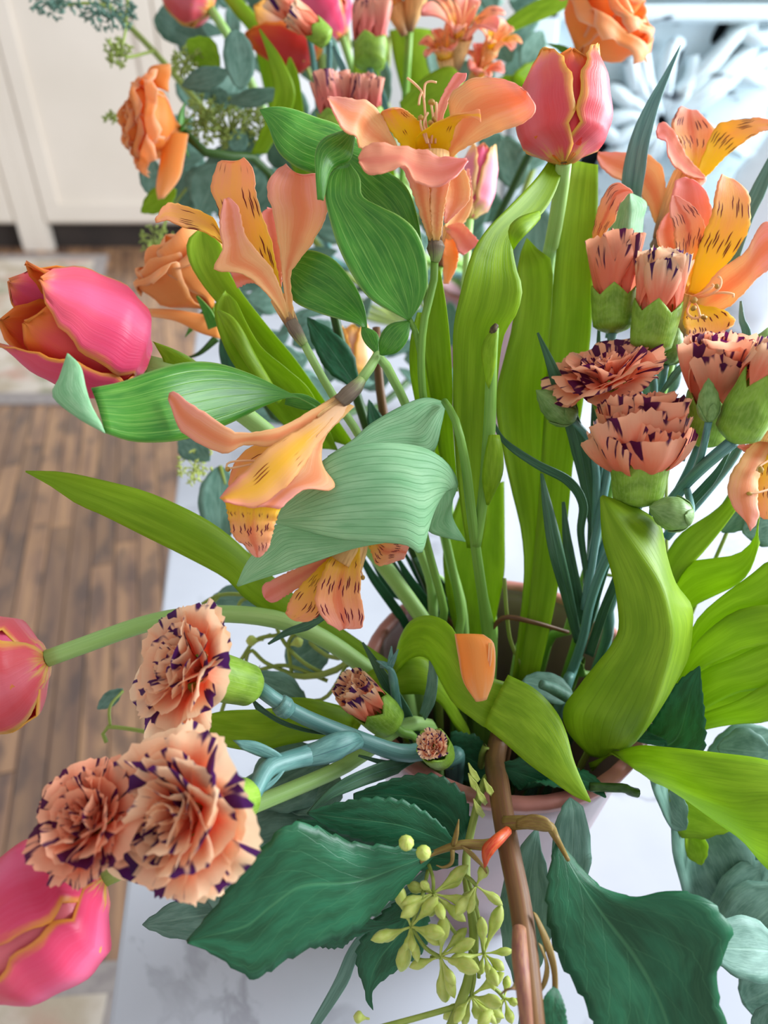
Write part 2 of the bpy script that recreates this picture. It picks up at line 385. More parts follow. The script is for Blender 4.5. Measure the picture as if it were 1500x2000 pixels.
# ---------------------------------------------------------------- setting
def simple(name, c1, c2, scale, rough=.5, spec=.5, bs=0, detail=3, stretch=(1, 1, 1), coat=0):
    m, nt = new_mat(name); g = nd(nt, 'ShaderNodeNewGeometry').outputs['Position']
    mp = nd(nt, 'ShaderNodeMapping', {'Vector': g, 'Scale': stretch}).outputs[0]
    n = noise(nt, mp, scale, detail); c = mix_(nt, step(nt, n, .35, .65), hexc(c1), hexc(c2))
    finish(nt, c, rough, spec, bump=n if bs else None, bs=bs, coat=coat, bd=.002); return m
def marble_mat():
    m, nt = new_mat('marble'); g = nd(nt, 'ShaderNodeNewGeometry').outputs['Position']
    n1 = nd(nt, 'ShaderNodeTexNoise', {'Scale': 5.0, 'Detail': 5.0, 'Vector': g})
    off = nd(nt, 'ShaderNodeVectorMath', {0: g, 1: nd(nt, 'ShaderNodeVectorMath', {0: n1.outputs[1], 'Scale': .28}, operation='SCALE').outputs[0]}, operation='ADD').outputs[0]
    wv = nd(nt, 'ShaderNodeTexNoise', {'Scale': 7.0, 'Detail': 6.0, 'Vector': off}).outputs[0]
    ln = math_(nt, 'ABSOLUTE', math_(nt, 'SUBTRACT', wv, .5))
    vein = math_(nt, 'MULTIPLY', math_(nt, 'SUBTRACT', 1.0, step(nt, ln, .0, .03)), step(nt, n1.outputs[0], .48, .62))
    cloud = step(nt, noise(nt, g, 9.0, 4), .4, .75)
    c = mix_(nt, math_(nt, 'MULTIPLY', cloud, .5), hexc('#b6b9c1'), hexc('#a5a8b1'))
    c = mix_(nt, math_(nt, 'MULTIPLY', vein, .55), c, hexc('#7c7c84'))
    finish(nt, c, .22, .5, coat=.15); return m
MARBLE = marble_mat()
def plank_mat():
    m, nt = new_mat('floor_wood'); g = nd(nt, 'ShaderNodeTexCoord').outputs['Object']
    oi = nd(nt, 'ShaderNodeObjectInfo').outputs['Random']
    mp = nd(nt, 'ShaderNodeMapping', {'Vector': g, 'Scale': (2.2, 26.0, 8.0)}).outputs[0]
    v = nd(nt, 'ShaderNodeVectorMath', {0: mp, 1: comb(nt, math_(nt, 'MULTIPLY', oi, 50.0), 0.0, math_(nt, 'MULTIPLY', oi, 31.0))}, operation='ADD').outputs[0]
    n = noise(nt, v, 1.6, 5)
    c = mix_(nt, step(nt, n, .35, .68), hexc('#c89a70'), hexc('#967058'))
    c = mix_(nt, math_(nt, 'MULTIPLY', step(nt, oi, .55, .9), .5), c, hexc('#5c453a'))
    w_ = noise(nt, nd(nt, 'ShaderNodeMapping', {'Vector': v, 'Scale': (1.2, .25, 1)}).outputs[0], 2.3, 5)
    c = mix_(nt, math_(nt, 'MULTIPLY', step(nt, w_, .5, .64), .6), c, hexc('#4a3c3c'))
    finish(nt, c, .3, .6, bump=n, bs=.1, coat=.5); return m
PLANK = plank_mat()
CREAM = simple('cream_paint', '#e6dccf', '#e0d6c8', 2.0, .5)
DARK = simple('toe_kick_dark', '#2a2422', '#342c28', 6.0, .6)
WALLM = simple('wall_paint', '#e8e6e2', '#e2e0dc', 2.0, .7)
GAP = simple('floor_gap', '#2c211a', '#231a15', 6.0, .8)
RUGB = simple('rug_border', '#b4aca8', '#a49c9a', 60.0, .95, .1, .4)
def rug_mat():
    m, nt = new_mat('rug_field'); g = nd(nt, 'ShaderNodeNewGeometry').outputs['Position']
    n = noise(nt, g, 9.0, 4); n2 = noise(nt, g, 5.0, 3); n3 = noise(nt, g, 160.0, 2)
    c = mix_(nt, step(nt, n, .42, .6), hexc('#e2d8ca'), hexc('#c8baa4'))
    c = mix_(nt, math_(nt, 'MULTIPLY', step(nt, n2, .55, .66), .6), c, hexc('#d0a090'))
    c = mix_(nt, math_(nt, 'MULTIPLY', step(nt, noise(nt, g, 7.0, 3), .56, .66), .6), c, hexc('#909878'))
    finish(nt, c, .95, .1, bump=n3, bs=.5, bd=.003); return m
RUGF = rug_mat()
# floor: planks run along the direction seen in the photograph
a, b = PZ(75, 1500, 0), PZ(145, 900, 0); pd = (b - a); pd.z = 0; pang = math.atan2(pd.y, pd.x)
v, f = box_data((-.6, 2.2, -.03), (6.4, 6.4, .04)); floor = struct(mk('floor', v, f, GAP, smooth=False))
pm = {}
U = Vector((math.cos(pang), math.sin(pang), 0)); N_ = Vector((-U.y, U.x, 0)); cen = Vector((-.9, 2.1, 0))
PW = .057
for r in range(-36, 16):
    x = -2.5 + random.random() * .9
    while x < 2.6:
        ln = random.choice((.8, 1.1, 1.4)); key = ln
        if key not in pm:
            vv, ff = box_data((0, 0, 0), (ln - .0025, PW - .0025, .012)); me = bpy.data.meshes.new('plank')
            me.from_pydata([tuple(q) for q in vv], [], ff); me.materials.append(PLANK); pm[key] = me
        c = cen + U * (x + ln / 2) - N_ * (r * PW)
        x += ln
        o = bpy.data.objects.new('plank', pm[key]); COL.link(o); o.parent = floor
        o.location = c + Vector((0, 0, -.006 + random.uniform(-.0006, .0006))); o.rotation_euler = (0, 0, pang)
# back wall with cream cabinets
CY = 3.93
def bx(name, x0, x1, y0, y1, z0, z1, mat, parent=None, bevel=0):
    return box(name, ((x0 + x1) / 2, (y0 + y1) / 2, (z0 + z1) / 2), (x1 - x0, y1 - y0, z1 - z0), mat, parent, 0, bevel)
struct(bx('wall_back', -4.0, 2.8, CY + .62, CY + .72, 0, 2.6, WALLM))
xs = lambda px: PY(px, 300, CY).x
def cabinet(x0, x1, label, ndoor=1):
    c = thing('kitchen_cabinet', label, 'cabinet', Vector(((x0 + x1) / 2, CY + .3, 0)))
    bx('body', x0, x1, CY + .02, CY + .6, .135, 2.1, CREAM, c)
    bx('toe_kick', x0 + .05, x1 - .05, CY + .07, CY + .6, 0, .135, DARK, c)
    bx('side_stile', x0, x0 + .075, CY, CY + .06, 0, 2.1, CREAM, c, .004)
    bx('side_stile', x1 - .075, x1, CY, CY + .06, 0, 2.1, CREAM, c, .004)
    a0, a1 = x0 + .085, x1 - .085
    z0, z1 = .15, 2.05
    dr = bx('door', a0, a1, CY + .012, CY + .03, z0, z1, CREAM, c)
    s = .085
    bx('door_rail', a0, a1, CY - .008, CY + .014, z0, z0 + s, CREAM, dr, .003)
    bx('door_rail', a0, a1, CY - .008, CY + .014, z1 - s, z1, CREAM, dr, .003)
    bx('door_stile', a0, a0 + s, CY - .008, CY + .014, z0 + s, z1 - s, CREAM, dr, .003)
    bx('door_stile', a1 - s, a1, CY - .008, CY + .014, z0 + s, z1 - s, CREAM, dr, .003)
    return c
xm = PY(84, 420, CY).x
cabinet(xm - .075, xm + .80, 'cream panelled cabinet above the dark toe kick, behind the orange rose')
cabinet(xm - .96, xm - .076, 'cream cabinet beyond the narrow corner stile, next to the end of the rose rug')
wd = thing('door_1', 'pale bluish white flat door standing next to the cream cabinet', 'door', Vector((xm + 1.3, CY + .3, 0)))
struct(wd); del wd['category']; del wd['label']
WHITE = simple('white_paint', '#f2f4f6', '#eceff3', 2.0, .4)
bx('door_leaf', xm + .81, xm + 1.65, CY + .02, CY + .07, .02, 2.1, WHITE, wd); bx('door_frame', xm + 1.65, xm + 1.75, CY, CY + .1, 0, 2.15, WHITE, wd)
bx('door_sill', xm + .81, xm + 1.65, CY, CY + .1, 0, .02, WHITE, wd)
def rug(label, cs, bw):
    c = sum(cs, Vector()) / 4
    r = thing('rug', label, 'rug', Vector((c.x, c.y, 0)))
    def slab(name, q, z0, z1, m):
        vv = [Vector((p.x, p.y, z)) for z in (z0, z1) for p in q]
        mk(name, vv, [(3, 2, 1, 0), (4, 5, 6, 7)] + [(i, (i + 1) % 4, 4 + (i + 1) % 4, 4 + i) for i in range(4)], m, r, smooth=False)
    slab('border', cs, 0, .008, RUGB)
    inn = [p + (c - p).normalized() * bw * 1.45 for p in cs]
    slab('field', inn, .007, .0105, RUGF)
q1 = PZ(212, 500, 0); q2 = PZ(150, 792, 0); q3 = PZ(-40, 792, 0); ex = (q3 - q2).normalized()
rug('flat woven cream and rose rug with grey border in front of the cabinet', [q1, q2, q2 + ex * 1.1, q1 + ex * 1.1], .07)
q1 = PZ(260, 1878, 0); q2 = PZ(20, 1896, 0); ex = (q2 - q1).normalized(); dn = Vector((-ex.y, ex.x, 0))
if dn.y > 0: dn = -dn
rug('cream rug with grey border and green pattern lying beside the marble table', [q1 + dn * .9 - ex * .02, q1 - ex * .02, q1 + ex * .9, q1 + ex * .9 + dn * .9], .045)
# marble table
e1, e2 = PZ(210, 2000, TABLE_Z), PZ(350, 900, TABLE_Z)
ed = (e2 - e1).normalized(); en = Vector((ed.y, -ed.x, 0))
tA = e1 - ed * .35; tB = e1 + ed * 1.75; TW = 1.25
tb = thing('marble_table', 'white grey-veined marble table carrying the two bouquets', 'table', Vector((*(((tA + tB) / 2 + en * TW / 2).xy), 0)))
def prism(name, q, z0, z1, m, parent, bevel=0):
    vv = [Vector((p.x, p.y, z)) for z in (z0, z1) for p in q]
    o = mk(name, vv, [(3, 2, 1, 0), (4, 5, 6, 7)] + [(i, (i + 1) % 4, 4 + (i + 1) % 4, 4 + i) for i in range(4)], m, parent, smooth=False)
    bm = bmesh.new(); bm.from_mesh(o.data); bmesh.ops.recalc_face_normals(bm, faces=bm.faces); bm.to_mesh(o.data); bm.free()
    if bevel: mm = o.modifiers.new('bevel', 'BEVEL'); mm.width = bevel; mm.segments = 3
    return o
prism('tabletop', [tA, tB, tB + en * TW, tA + en * TW], TABLE_Z - .03, TABLE_Z, MARBLE, tb, .004)
LEGM = simple('table_leg_white', '#d8d4cc', '#ccc8c0', 4.0, .5)
for s, t in ((.08, .08), (2.02, .08), (.08, TW - .08), (2.02, TW - .08)):
    p = tA + ed * s + en * t; q = [p + ed * i * .03 + en * j * .03 for i, j in ((-1, -1), (1, -1), (1, 1), (-1, 1))]
    prism('leg', q, 0, TABLE_Z - .03, LEGM, tb, .004)
# ---- pots
def lathe(pr, c, seg=48, closed=False):
    verts = []; fc = []; n = len(pr)
    for i, (r, z) in enumerate(pr):
        for j in range(seg):
            an = 2 * math.pi * j / seg; verts.append(Vector((c.x + r * math.cos(an), c.y + r * math.sin(an), c.z + z)))
    for i in range(n - 1):
        for j in range(seg): fc.append((i * seg + j, i * seg + (j + 1) % seg, (i + 1) * seg + (j + 1) % seg, (i + 1) * seg + j))
    fc.append(tuple(range(seg))[::-1]); fc.append(tuple((n - 1) * seg + j for j in range(seg)))
    return verts, fc
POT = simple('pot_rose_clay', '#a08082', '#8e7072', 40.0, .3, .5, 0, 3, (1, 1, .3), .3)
RIM = simple('pot_rim_clay', '#b4756a', '#a4685e', 60.0, .4)
def pot(label, c, H, R, B):
    t = thing('flower_pot', label, 'flower pot', c.copy())
    pr = [(B * .9, 0), (B, .004), (B + (R - B) * .45, H * .4), (R - .004, H * .9), (R, H - .004), (R - .002, H - .001), (R - .005, H - .002), (R - .007, H * .9), (B + (R - B) * .42 - .005, H * .4), (B - .006, .008), (.001, .007)]
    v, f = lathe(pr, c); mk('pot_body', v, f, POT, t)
    v, f = lathe([(R - .0055, H - .004), (R + .0008, H - .004), (R + .0012, H), (R - .001, H + .0018), (R - .005, H + .0015), (R - .006, H - .001)], c)
    mk('rim', v, f[:-2], RIM, t)
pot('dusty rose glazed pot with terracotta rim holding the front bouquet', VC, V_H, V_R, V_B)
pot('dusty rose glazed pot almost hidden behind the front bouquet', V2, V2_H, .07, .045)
# ---------------------------------------------------------------- flower builders
def frame(axis, roll=0):            # columns: side, towards viewer, axis
    z = axis.normalized(); view = -FWD
    y = view - z * view.dot(z)
    y = y.normalized() if y.length > 1e-4 else z.orthogonal().normalized()
    x = y.cross(z)
    M = Matrix((x, y, z)).transposed()
    return M @ Matrix.Rotation(math.radians(roll), 3, 'Z')
TW_ = [(0, .30), (.12, .66), (.38, 1.0), (.62, .93), (.80, .70), (.92, .42), (.98, .18), (1, .03)]
def tulip_head(parent, base, tip, wpx, mats, roll=0, opening=.62, lens=None, inner=.9, spread=1.0):
    A, B = W(base), W(tip); L = (B - A).length; M = frame(B - A, roll)
    R = wpx / 2 * ((A + B) / 2 - CAM).dot(FWD) / F
    rp = [(0, .10), (.08, .42), (.25, .88), (.45, 1.0), (.72, .93), (1, opening)]
    lens = lens or [1, .98, .97, .96, .95, .97]
    n, m = 18, 12
    for k in range(6):
        out = k < 3
        th0 = math.radians(90 + 60 + k * 120) if out else math.radians(90 + (k - 3) * 120)
        rs = 1.0 if out else inner; ll = lens[k] * L
        verts = []; uv = []
        for i in range(n + 1):
            u = i / n; r = R * rs * prof(rp, u); hw = R * (1.0 if out else 1.08) * spread * prof(TW_, u)
            h = ll * (u - .06 * math.sin(math.pi * u))
            ph = min(hw / max(r, R * .12), 1.25)
            for j in range(m + 1):
                t = 2 * j / m - 1
                rr = r * (1 + .05 * abs(t) ** 3 * (u > .2) - .025 * math.exp(-(t * 7) ** 2) * (1 if out else -1)) + R * .018 * math.sin(t * 5 + k * 2 + u * 4)
                hh = h + L * .012 * math.sin(t * 9 + k) * (u > .7)
                a = th0 + ph * t
                verts.append(A + M @ Vector((rr * math.cos(a), rr * math.sin(a), hh))); uv.append((u, j / m))
        mk('petal', verts, grid_faces(n, m), mats[0] if out else mats[1], parent, uv, .0007)
def tulip(label, base, tip, wpx, mats, stem_pts, roll=0, which=1, group=None, sr=None, smat=None, **k):
    t = thing('tulip', label, 'tulip', root_in(which), group)
    tulip_head(t, base, tip, wpx, mats, roll, **k)
    stem(t, stem_pts, smat or GRNP, which)
    return t

def rose_head(parent, c, tip, wpx, mat, roll=0, layers=None):
    A, B = W(c), W(tip); M = frame(B - A, roll)
    R = wpx / 2 * (A - CAM).dot(FWD) / F; n, m = 14, 10
    layers = layers or [(5, 1.0, .95, 1.2, .55), (5, .86, 1.1, .95, .3), (4, .62, 1.2, .70, .12), (3, .40, 1.25, .44, .02), (3, .22, 1.25, .22, 0)]
    rng = random.Random(int(wpx) + int(A.x * 1000))
    for li, (cnt, rb, ht, rt, rl) in enumerate(layers):
        for k in range(cnt):
            a0 = 2 * math.pi * (k + .5 * (li % 2)) / cnt + rng.uniform(-.15, .15) + li
            hwn = math.pi / cnt * 1.35; verts = []; uv = []; ph_ = rng.uniform(0, 6)
            hs = ht * rng.uniform(.92, 1.06)
            for i in range(n + 1):
                u = i / n
                r = R * prof([(0, .08), (.3, rb * .85), (.6, rb), (.85, rb * .5 + rt * .5), (1, rt)], u)
                z = R * 1.25 * hs * (math.sin(min(u, .86) / .86 * math.pi / 2)) - R * rl * max(0, u - .8) * 2.2
                wv = prof([(0, .35), (.3, .85), (.65, 1.0), (.9, .8), (1, .42)], u)
                for j in range(m + 1):
                    t = 2 * j / m - 1
                    a = a0 + hwn * wv * t
                    rr = r * (1 + .05 * math.sin(t * 4 + ph_) * u) + R * rl * .25 * (abs(t) ** 2) * u * u
                    verts.append(A + M @ Vector((rr * math.cos(a), rr * math.sin(a), z + R * .05 * math.sin(t * 5 + ph_) * u * u - R * .12 * u * u * abs(t) ** 2))); uv.append((u, j / m))
            mk('petal', verts, grid_faces(n, m), mat, parent, uv, .0006)

CPM = {}
def carn_mesh(p0, flare, seed, mat):
    key = (p0, flare, seed, mat.name)
    if key in CPM: return CPM[key]
    rng = random.Random(seed * 77 + int(flare * 10)); n, m = 9, 22
    teeth = [rng.uniform(.0, .055) * (1 if j % 2 else .1) for j in range(m + 1)]
    p1, p2, k1, k2 = rng.uniform(0, 6), rng.uniform(0, 6), rng.uniform(2.6, 3.8), rng.uniform(6, 8)
    verts = []; uv = []
    x = z = 0.0; path = []
    for i in range(n + 1):
        u = i / n; psi = math.radians(p0 + (flare - p0) * (u ** 1.25)); path.append((x, z, psi)); x += math.sin(psi) / n; z += math.cos(psi) / n
    for i in range(n + 1):
        u = i / n; X, Z, psi = path[i]
        wv = .06 + .66 * u ** 1.15
        for j in range(m + 1):
            t = 2 * j / m - 1
            back = -.16 * u * t * t + teeth[j] * max(0, (u - .75) / .25)
            rf = (.13 * math.sin(t * k1 + p1) + .045 * math.sin(t * k2 + p2)) * u ** 1.5
            dx, dz = math.sin(psi), math.cos(psi); nx, nz = math.cos(psi), -math.sin(psi)
            rr = max(X + dx * back + nx * rf, .02) + .10; th = wv * t / max(rr, .34 + .25 * (flare > 50))
            verts.append((rr * math.cos(th) - .10, rr * math.sin(th), Z + dz * back + nz * rf)); uv.append((u, j / m))
    me = bpy.data.meshes.new('petal'); me.from_pydata(verts, [], grid_faces(n, m))
    l = me.uv_layers.new(name='UVMap')
    for p in me.polygons:
        for li in p.loop_indices: l.data[li].uv = uv[me.loops[li].vertex_index]
    me.polygons.foreach_set('use_smooth', [True] * len(me.polygons)); me.materials.append(mat)
    CPM[key] = me; return me
OPEN = [(6, 42, 108, 1.0), (6, 34, 86, .96), (6, 24, 62, .9), (5, 14, 40, .84), (5, 5, 18, .76)]
BALL = [(5, 66, 6, .92), (6, 54, 4, 1.0), (6, 40, 4, 1.1), (6, 26, 6, 1.18), (6, 12, 8, 1.22)]
HALF = [(5, 12, 0, 1.0), (5, 8, 1, 1.04), (5, 5, 2, 1.04), (4, 2, 4, 1.0)]
def calyx_mesh(parent, base, mouth, r0, r1, mat, name='flower', teeth=.28, seg=30, label=None):
    """green cup with five pointed teeth"""
    ax = mouth - base; L = ax.length; M = frame(ax)
    verts = []; uv = []; rings = 12
    pr = [(0, .25), (.05, .62), (.18, .92), (.5, 1.0), (.85, 1.0 + (r1 / r0 - 1) * .8), (1, r1 / r0)]
    for i in range(rings + 1):
        u = i / rings
        for j in range(seg):
            a = 2 * math.pi * j / seg; tt = abs(((j / seg * 5) % 1) * 2 - 1)
            h = u * L * (1 + teeth * (tt - .5)) if u > .5 else u * L * (1 + teeth * (tt - .5) * (u / .5) ** 2)
            r = r0 * prof(pr, u) * (1 + .03 * (tt - .5))
            verts.append(base + M @ Vector((r * math.cos(a), r * math.sin(a), h))); uv.append((u, (j % seg) / seg))
    f = [(i * seg + j, i * seg + (j + 1) % seg, (i + 1) * seg + (j + 1) % seg, (i + 1) * seg + j) for i in range(rings) for j in range(seg)]
    f.append(tuple(range(seg))[::-1])
    return mk(name, verts, f, mat, parent, uv, .0006, label=label)
def carnation_head(parent, base, mouth, rpx, style=OPEN, mat=None, cr=None, seed=1, cmat=None, cr1=1.05, squash=1.0):
    A, B = W(base), W(mouth); dep = (B - CAM).dot(FWD); R = rpx * dep / F
    cr = (cr or rpx * .42) * dep / F
    fl = calyx_mesh(parent, A, B, cr, cr * cr1, cmat or CALX)
    ax = (B - A).normalized(); M = frame(ax, seed * 31)
    rng = random.Random(seed); b = base_of(parent)
    start = B - ax * R * .28
    half = style[0][1] < 20
    for li, (cnt, p0, flare, ln) in enumerate(style):
        for k in range(cnt):
            me = carn_mesh(p0, flare, (k + seed) % 3, mat or CP)
            o = bpy.data.objects.new('petal', me); COL.link(o); o.parent = fl
            rot = (M @ Matrix.Rotation(2 * math.pi * (k + .37 * li) / cnt + rng.uniform(-.2, .2), 3, 'Z') @ Matrix.Rotation(rng.uniform(-.1, .1), 3, 'Y')).to_4x4()
            s = R * ln * rng.uniform(.9, 1.08) * 1.12
            off = rot @ Vector((cr * (.8 if half else .35) * (1 - li / len(style)), 0, 0))
            o.matrix_local = Matrix.Translation(start + off - b) @ rot @ Matrix.Diagonal((s, s * rng.uniform(.85, 1.05), s * squash, 1))
    return fl
def bud(parent, base, tip, rpx, mat=None, name='bud', label=None):
    A, B = W(base), W(tip); L = (B - A).length; r = rpx * (A - CAM).dot(FWD) / F
    pr = [(0, .22), (.06, .6), (.2, .9), (.42, 1), (.62, .86), (.82, .5), (.95, .18), (1, .03)]
    n = 14; c = [A.lerp(B, i / n) for i in range(n + 1)]
    v, f, uv = tube_mesh(c, [r * prof(pr, i / n) for i in range(n + 1)], 16, n)
    o = mk(name, v, f, mat or BUDG, parent, uv, label=label)
    for k in range(4):              # bracts clasping the foot
        a = k * math.pi / 2; M = frame(B - A); vv = []; uu = []
        for i in range(7):
            u = i / 6
            for j in range(5):
                t = j / 4 * 2 - 1; an = a + t * .8 * (1 - u) ** .6
                rr = r * prof(pr, u * .42) * 1.07
                vv.append(A + M @ Vector((rr * math.cos(an), rr * math.sin(an), L * u * .42))); uu.append((u, j / 4))
        mk('bract', vv, grid_faces(6, 4), mat or BUDG, o, uu, .0003)
    return o
def flower_tube(parent, pts, label=None):   # funnel of an alstroemeria, mouth first
    c = [P(*p[:3]) for p in pts]; r = [p[3] * p[2] / 100 / F for p in pts]
    v, f, uv = tube_mesh(c, r, 24, 16); f = f[:-2]
    return mk('flower', v, f, ATUBE, parent, uv, .0005, label=label)
def ovary(fl, pts): tube(fl, pts, AOV, name='ovary', seg=12)
def stamens(fl, lst, r=2.2):
    for pts in lst:
        tube(fl, [(x, y, d, r) for x, y, d in pts], STA, name='stamen', seg=6)
def anther(fl, x, y, d, r=6, dx=0, dy=-8):
    A = P(x, y, d); B = P(x + dx, y + dy, d)
    v, f, uv = tube_mesh([A.lerp(B, i / 6) for i in range(7)], [r * d / 100 / F * q for q in (.2, .8, 1, 1, 1, .8, .2)], 8, 6)
    mk('anther', v, f, ANT, fl, uv)
def pet(fl, L, R, mat, d, dr=None, **k):
    k.setdefault('cup', -.10); k.setdefault('n', 40); k.setdefault('m', 12); k.setdefault('wave', .02); k.setdefault('enoise', .0006)
    return leaf(fl, L, R, mat, d=d, dr=dr, name='petal', thick=.0005, **k)
def alstro_gen(parent, c, back, size, seed=0, mats=None):
    """open flower seen from afar: c the throat, back the foot of the tube"""
    A, B = W(back), W(c); M = frame(B - A, seed * 23); R = size * (B - CAM).dot(FWD) / F
    v, f, uv = tube_mesh([B, B.lerp(A, .5), A], [R * .3, R * .2, R * .08], 16, 10)
    fl = mk('flower', v, f[:-2], ATUBE, parent, uv, .0005); rng = random.Random(seed)
    for k in range(6):
        out = k % 2 == 0; mt = (mats or (AO, AI))[0 if out else 1]; a = k * math.pi / 3 + rng.uniform(-.12, .12)
        tilt = rng.uniform(.5, .9); vv = []; uu = []; n, m = 14, 8; ln = R * rng.uniform(.95, 1.1); wd = R * (.34 if out else .2)
        for i in range(n + 1):
            u = i / n; psi = tilt * u * 1.5
            X = R * .22 + ln * (math.sin(psi) / 1.2) * u ** .8; Z = ln * .75 * math.sin(u * 1.9) * .8 - R * .1
            ww = wd * prof([(0, .3), (.4, .8), (.7, 1), (.9, .7), (1, .1)], u)
            for j in range(m + 1):
                t = 2 * j / m - 1
                q = Vector((X, ww * t, Z + ww * .3 * t * t + R * .03 * math.sin(6 * t + k)))
                vv.append(B + M @ (Matrix.Rotation(a, 3, 'Z') @ q)); uu.append((u, j / m))
        mk('petal', vv, grid_faces(n, m), mt, fl, uu, .0005)
    for k in range(3):
        a = k * 2.1; tubep = [B, B + M @ Vector((.1 * R * math.cos(a), .1 * R * math.sin(a), .5 * R)), B + M @ Vector((.28 * R * math.cos(a), .28 * R * math.sin(a), .75 * R))]
        v, f, uv = tube_mesh(tubep, [R * .02] * 3, 6, 6); mk('stamen', v, f, STA, fl, uv)
    return fl
def strip(parent, pts, mat, roll=0, name='leaf', n=None, cup=-.15):
    """narrow blade along a line: pts (x, y, depth, half width px)"""
    c = [P(*p[:3]) for p in pts]; n = n or 6 * len(pts); C = crs(c, n); hw = scal([p[3] * p[2] / 100 / F for p in pts], n)
    vv = []; uu = []; pn = None
    for i in range(n + 1):
        t = (C[min(i + 1, n)] - C[max(i - 1, 0)]).normalized(); view = (CAM - C[i]).normalized()
        s = t.cross(view).normalized()
        if roll: s = Matrix.Rotation(math.radians(roll), 3, t) @ s
        nm = s.cross(t)
        for j in range(7):
            q = j / 3 - 1; vv.append(C[i] + s * hw[i] * q + nm * cup * hw[i] * (1 - q * q)); uu.append((i / n, j / 6))
    return mk(name, vv, grid_faces(n, 6), mat, parent, uu, .0005)
SEEDMESH = {}
def seed(parent, base, tip, k=1.0, name='seed_pod', mat=None):
    A, B = W(base), W(tip); L = (B - A).length
    key = (mat or SEEDM).name
    if key not in SEEDMESH:
        pr = [(0, .035), (.25, .045), (.42, .1), (.6, .19), (.75, .2), (.88, .15), (.95, .07), (1, .01)]
        verts, f, uv = tube_mesh([Vector((0, 0, i / 12)) for i in range(13)], [prof(pr, i / 12) for i in range(13)], 10, 12)
        me = bpy.data.meshes.new(name); me.from_pydata([tuple(q) for q in verts], [], f)
        l = me.uv_layers.new(name='UVMap')
        for p in me.polygons:
            for li in p.loop_indices: l.data[li].uv = uv[me.loops[li].vertex_index]
        me.polygons.foreach_set('use_smooth', [True] * len(me.polygons)); me.materials.append(mat or SEEDM); SEEDMESH[key] = me
    o = bpy.data.objects.new(name, SEEDMESH[key]); COL.link(o); o.parent = parent
    o.matrix_local = Matrix.Translation(A - base_of(parent)) @ (B - A).to_track_quat('Z', 'Y').to_matrix().to_4x4() @ Matrix.Diagonal((L * k, L * k, L, 1))
    return o
def fuzz(parent, cx, cy, d, rx, ry, count, size=9, mat=None, seed_=0, name='seed_cluster'):
    """a spray of very fine buds on hair-thin stalks, too many to tell apart"""
    rng = random.Random(seed_); V = []; Fc = []; UVs = []
    c0 = P(cx, cy + ry * .4, d)
    def add(q):
        v, f, uv = q; o = len(V); V.extend(v); Fc.extend([tuple(i + o for i in ff) for ff in f]); UVs.extend(uv)
    for k in range(count):
        an = rng.uniform(0, 6.28); rr = math.sqrt(rng.random())
        x, y, z = cx + rx * rr * math.cos(an), cy + ry * rr * math.sin(an), d + rng.uniform(-2, 2)
        p = P(x, y, z); q = c0.lerp(p, .45) + Vector((0, 0, .004)); pu = d / 100 / F
        if k % 3 == 0: add(tube_mesh([c0, q, p], [pu * 1.6, pu * 1.3, pu], 4, 4))
        for s in range(3):
            dv = Vector((rng.gauss(0, 1), rng.gauss(0, 1), rng.gauss(0, 1))).normalized() * size * pu
            add(tube_mesh([p, p + dv * .5, p + dv], [pu * .8, pu * size * .26, pu * .6], 5, 4))
    o = mk(name, V, Fc, mat or TWIG, parent, UVs); o['kind'] = 'stuff'
    return o
# ================================================================ TULIPS
t = tulip('upright coral tulip with yellow petal edges rising over folded green leaves', (1101, 318, 33), (1106, 92, 33), 178, (TP_CORAL, TP_RED),
          [(1101, 318, 33.2, 16), (1094, 380, 34.6, 15), (1081, 460, 36, 13), (1068, 540, 38.2, 13), (1060, 800, 40, 13), (1045, 1050, 41, 13), (1025, 1250, 40, 13)], opening=.66, lens=[.94, 1.0, .9, .84, .85, .85], inner=.86)
leaf(t, [(1092, 284), (1050, 345), (1000, 398), (950, 450), (920, 500), (900, 570), (886, 640), (885, 720), (886, 820), (892, 920), (905, 1020), (912, 1070)],
     [(1097, 286), (1096, 340), (1075, 395), (1045, 432), (1003, 468), (1006, 520), (1020, 565), (1010, 612), (985, 655), (973, 730), (966, 820), (961, 920), (952, 1010), (940, 1075)], TUL,
     d=[34, 32, 30.5, 31, 33, 35, 37], dr=[34, 33, 32, 31, 31, 33, 36, 37], cup=-.08, n=44, wave=.02, wk=3)
leaf(t, [(1052, 412), (1015, 424), (995, 442), (994, 462), (1003, 486)], [(1054, 428), (1040, 445), (1025, 460), (1012, 474), (1003, 488)], TUL, d=[31.6, 30.7, 30.4, 30.6, 31], cup=.15, n=12, m=6)
leaf(t, [(1118, 311), (1100, 380), (1088, 480), (1080, 560), (1070, 700), (1060, 850), (1050, 1000), (1030, 1200), (1012, 1330)],
     [(1168, 322), (1168, 400), (1163, 480), (1160, 540), (1155, 640), (1140, 780), (1120, 900), (1105, 1050), (1080, 1200), (1050, 1330)], TUL, d=[36.6, 36.6, 37, 38, 38.6], cup=-.06)
leaf(t, [(1028, 465), (1012, 510), (1010, 560), (1000, 640), (985, 700), (968, 780), (980, 870), (1000, 960), (1020, 1050), (1022, 1150), (1000, 1330)],
     [(1030, 465), (1052, 488), (1078, 512), (1078, 600), (1070, 700), (1066, 800), (1064, 950), (1056, 1100), (1040, 1330)], TUL, d=[37, 36.5, 37, 38, 39], cup=-.1)
leaf(t, [(900, 960), (868, 1060), (868, 1130), (880, 1200), (905, 1290)], [(985, 940), (986, 1040), (985, 1120), (970, 1200), (955, 1290)], TUL, d=[40.4, 40.6, 41, 41.4], cup=-.05)

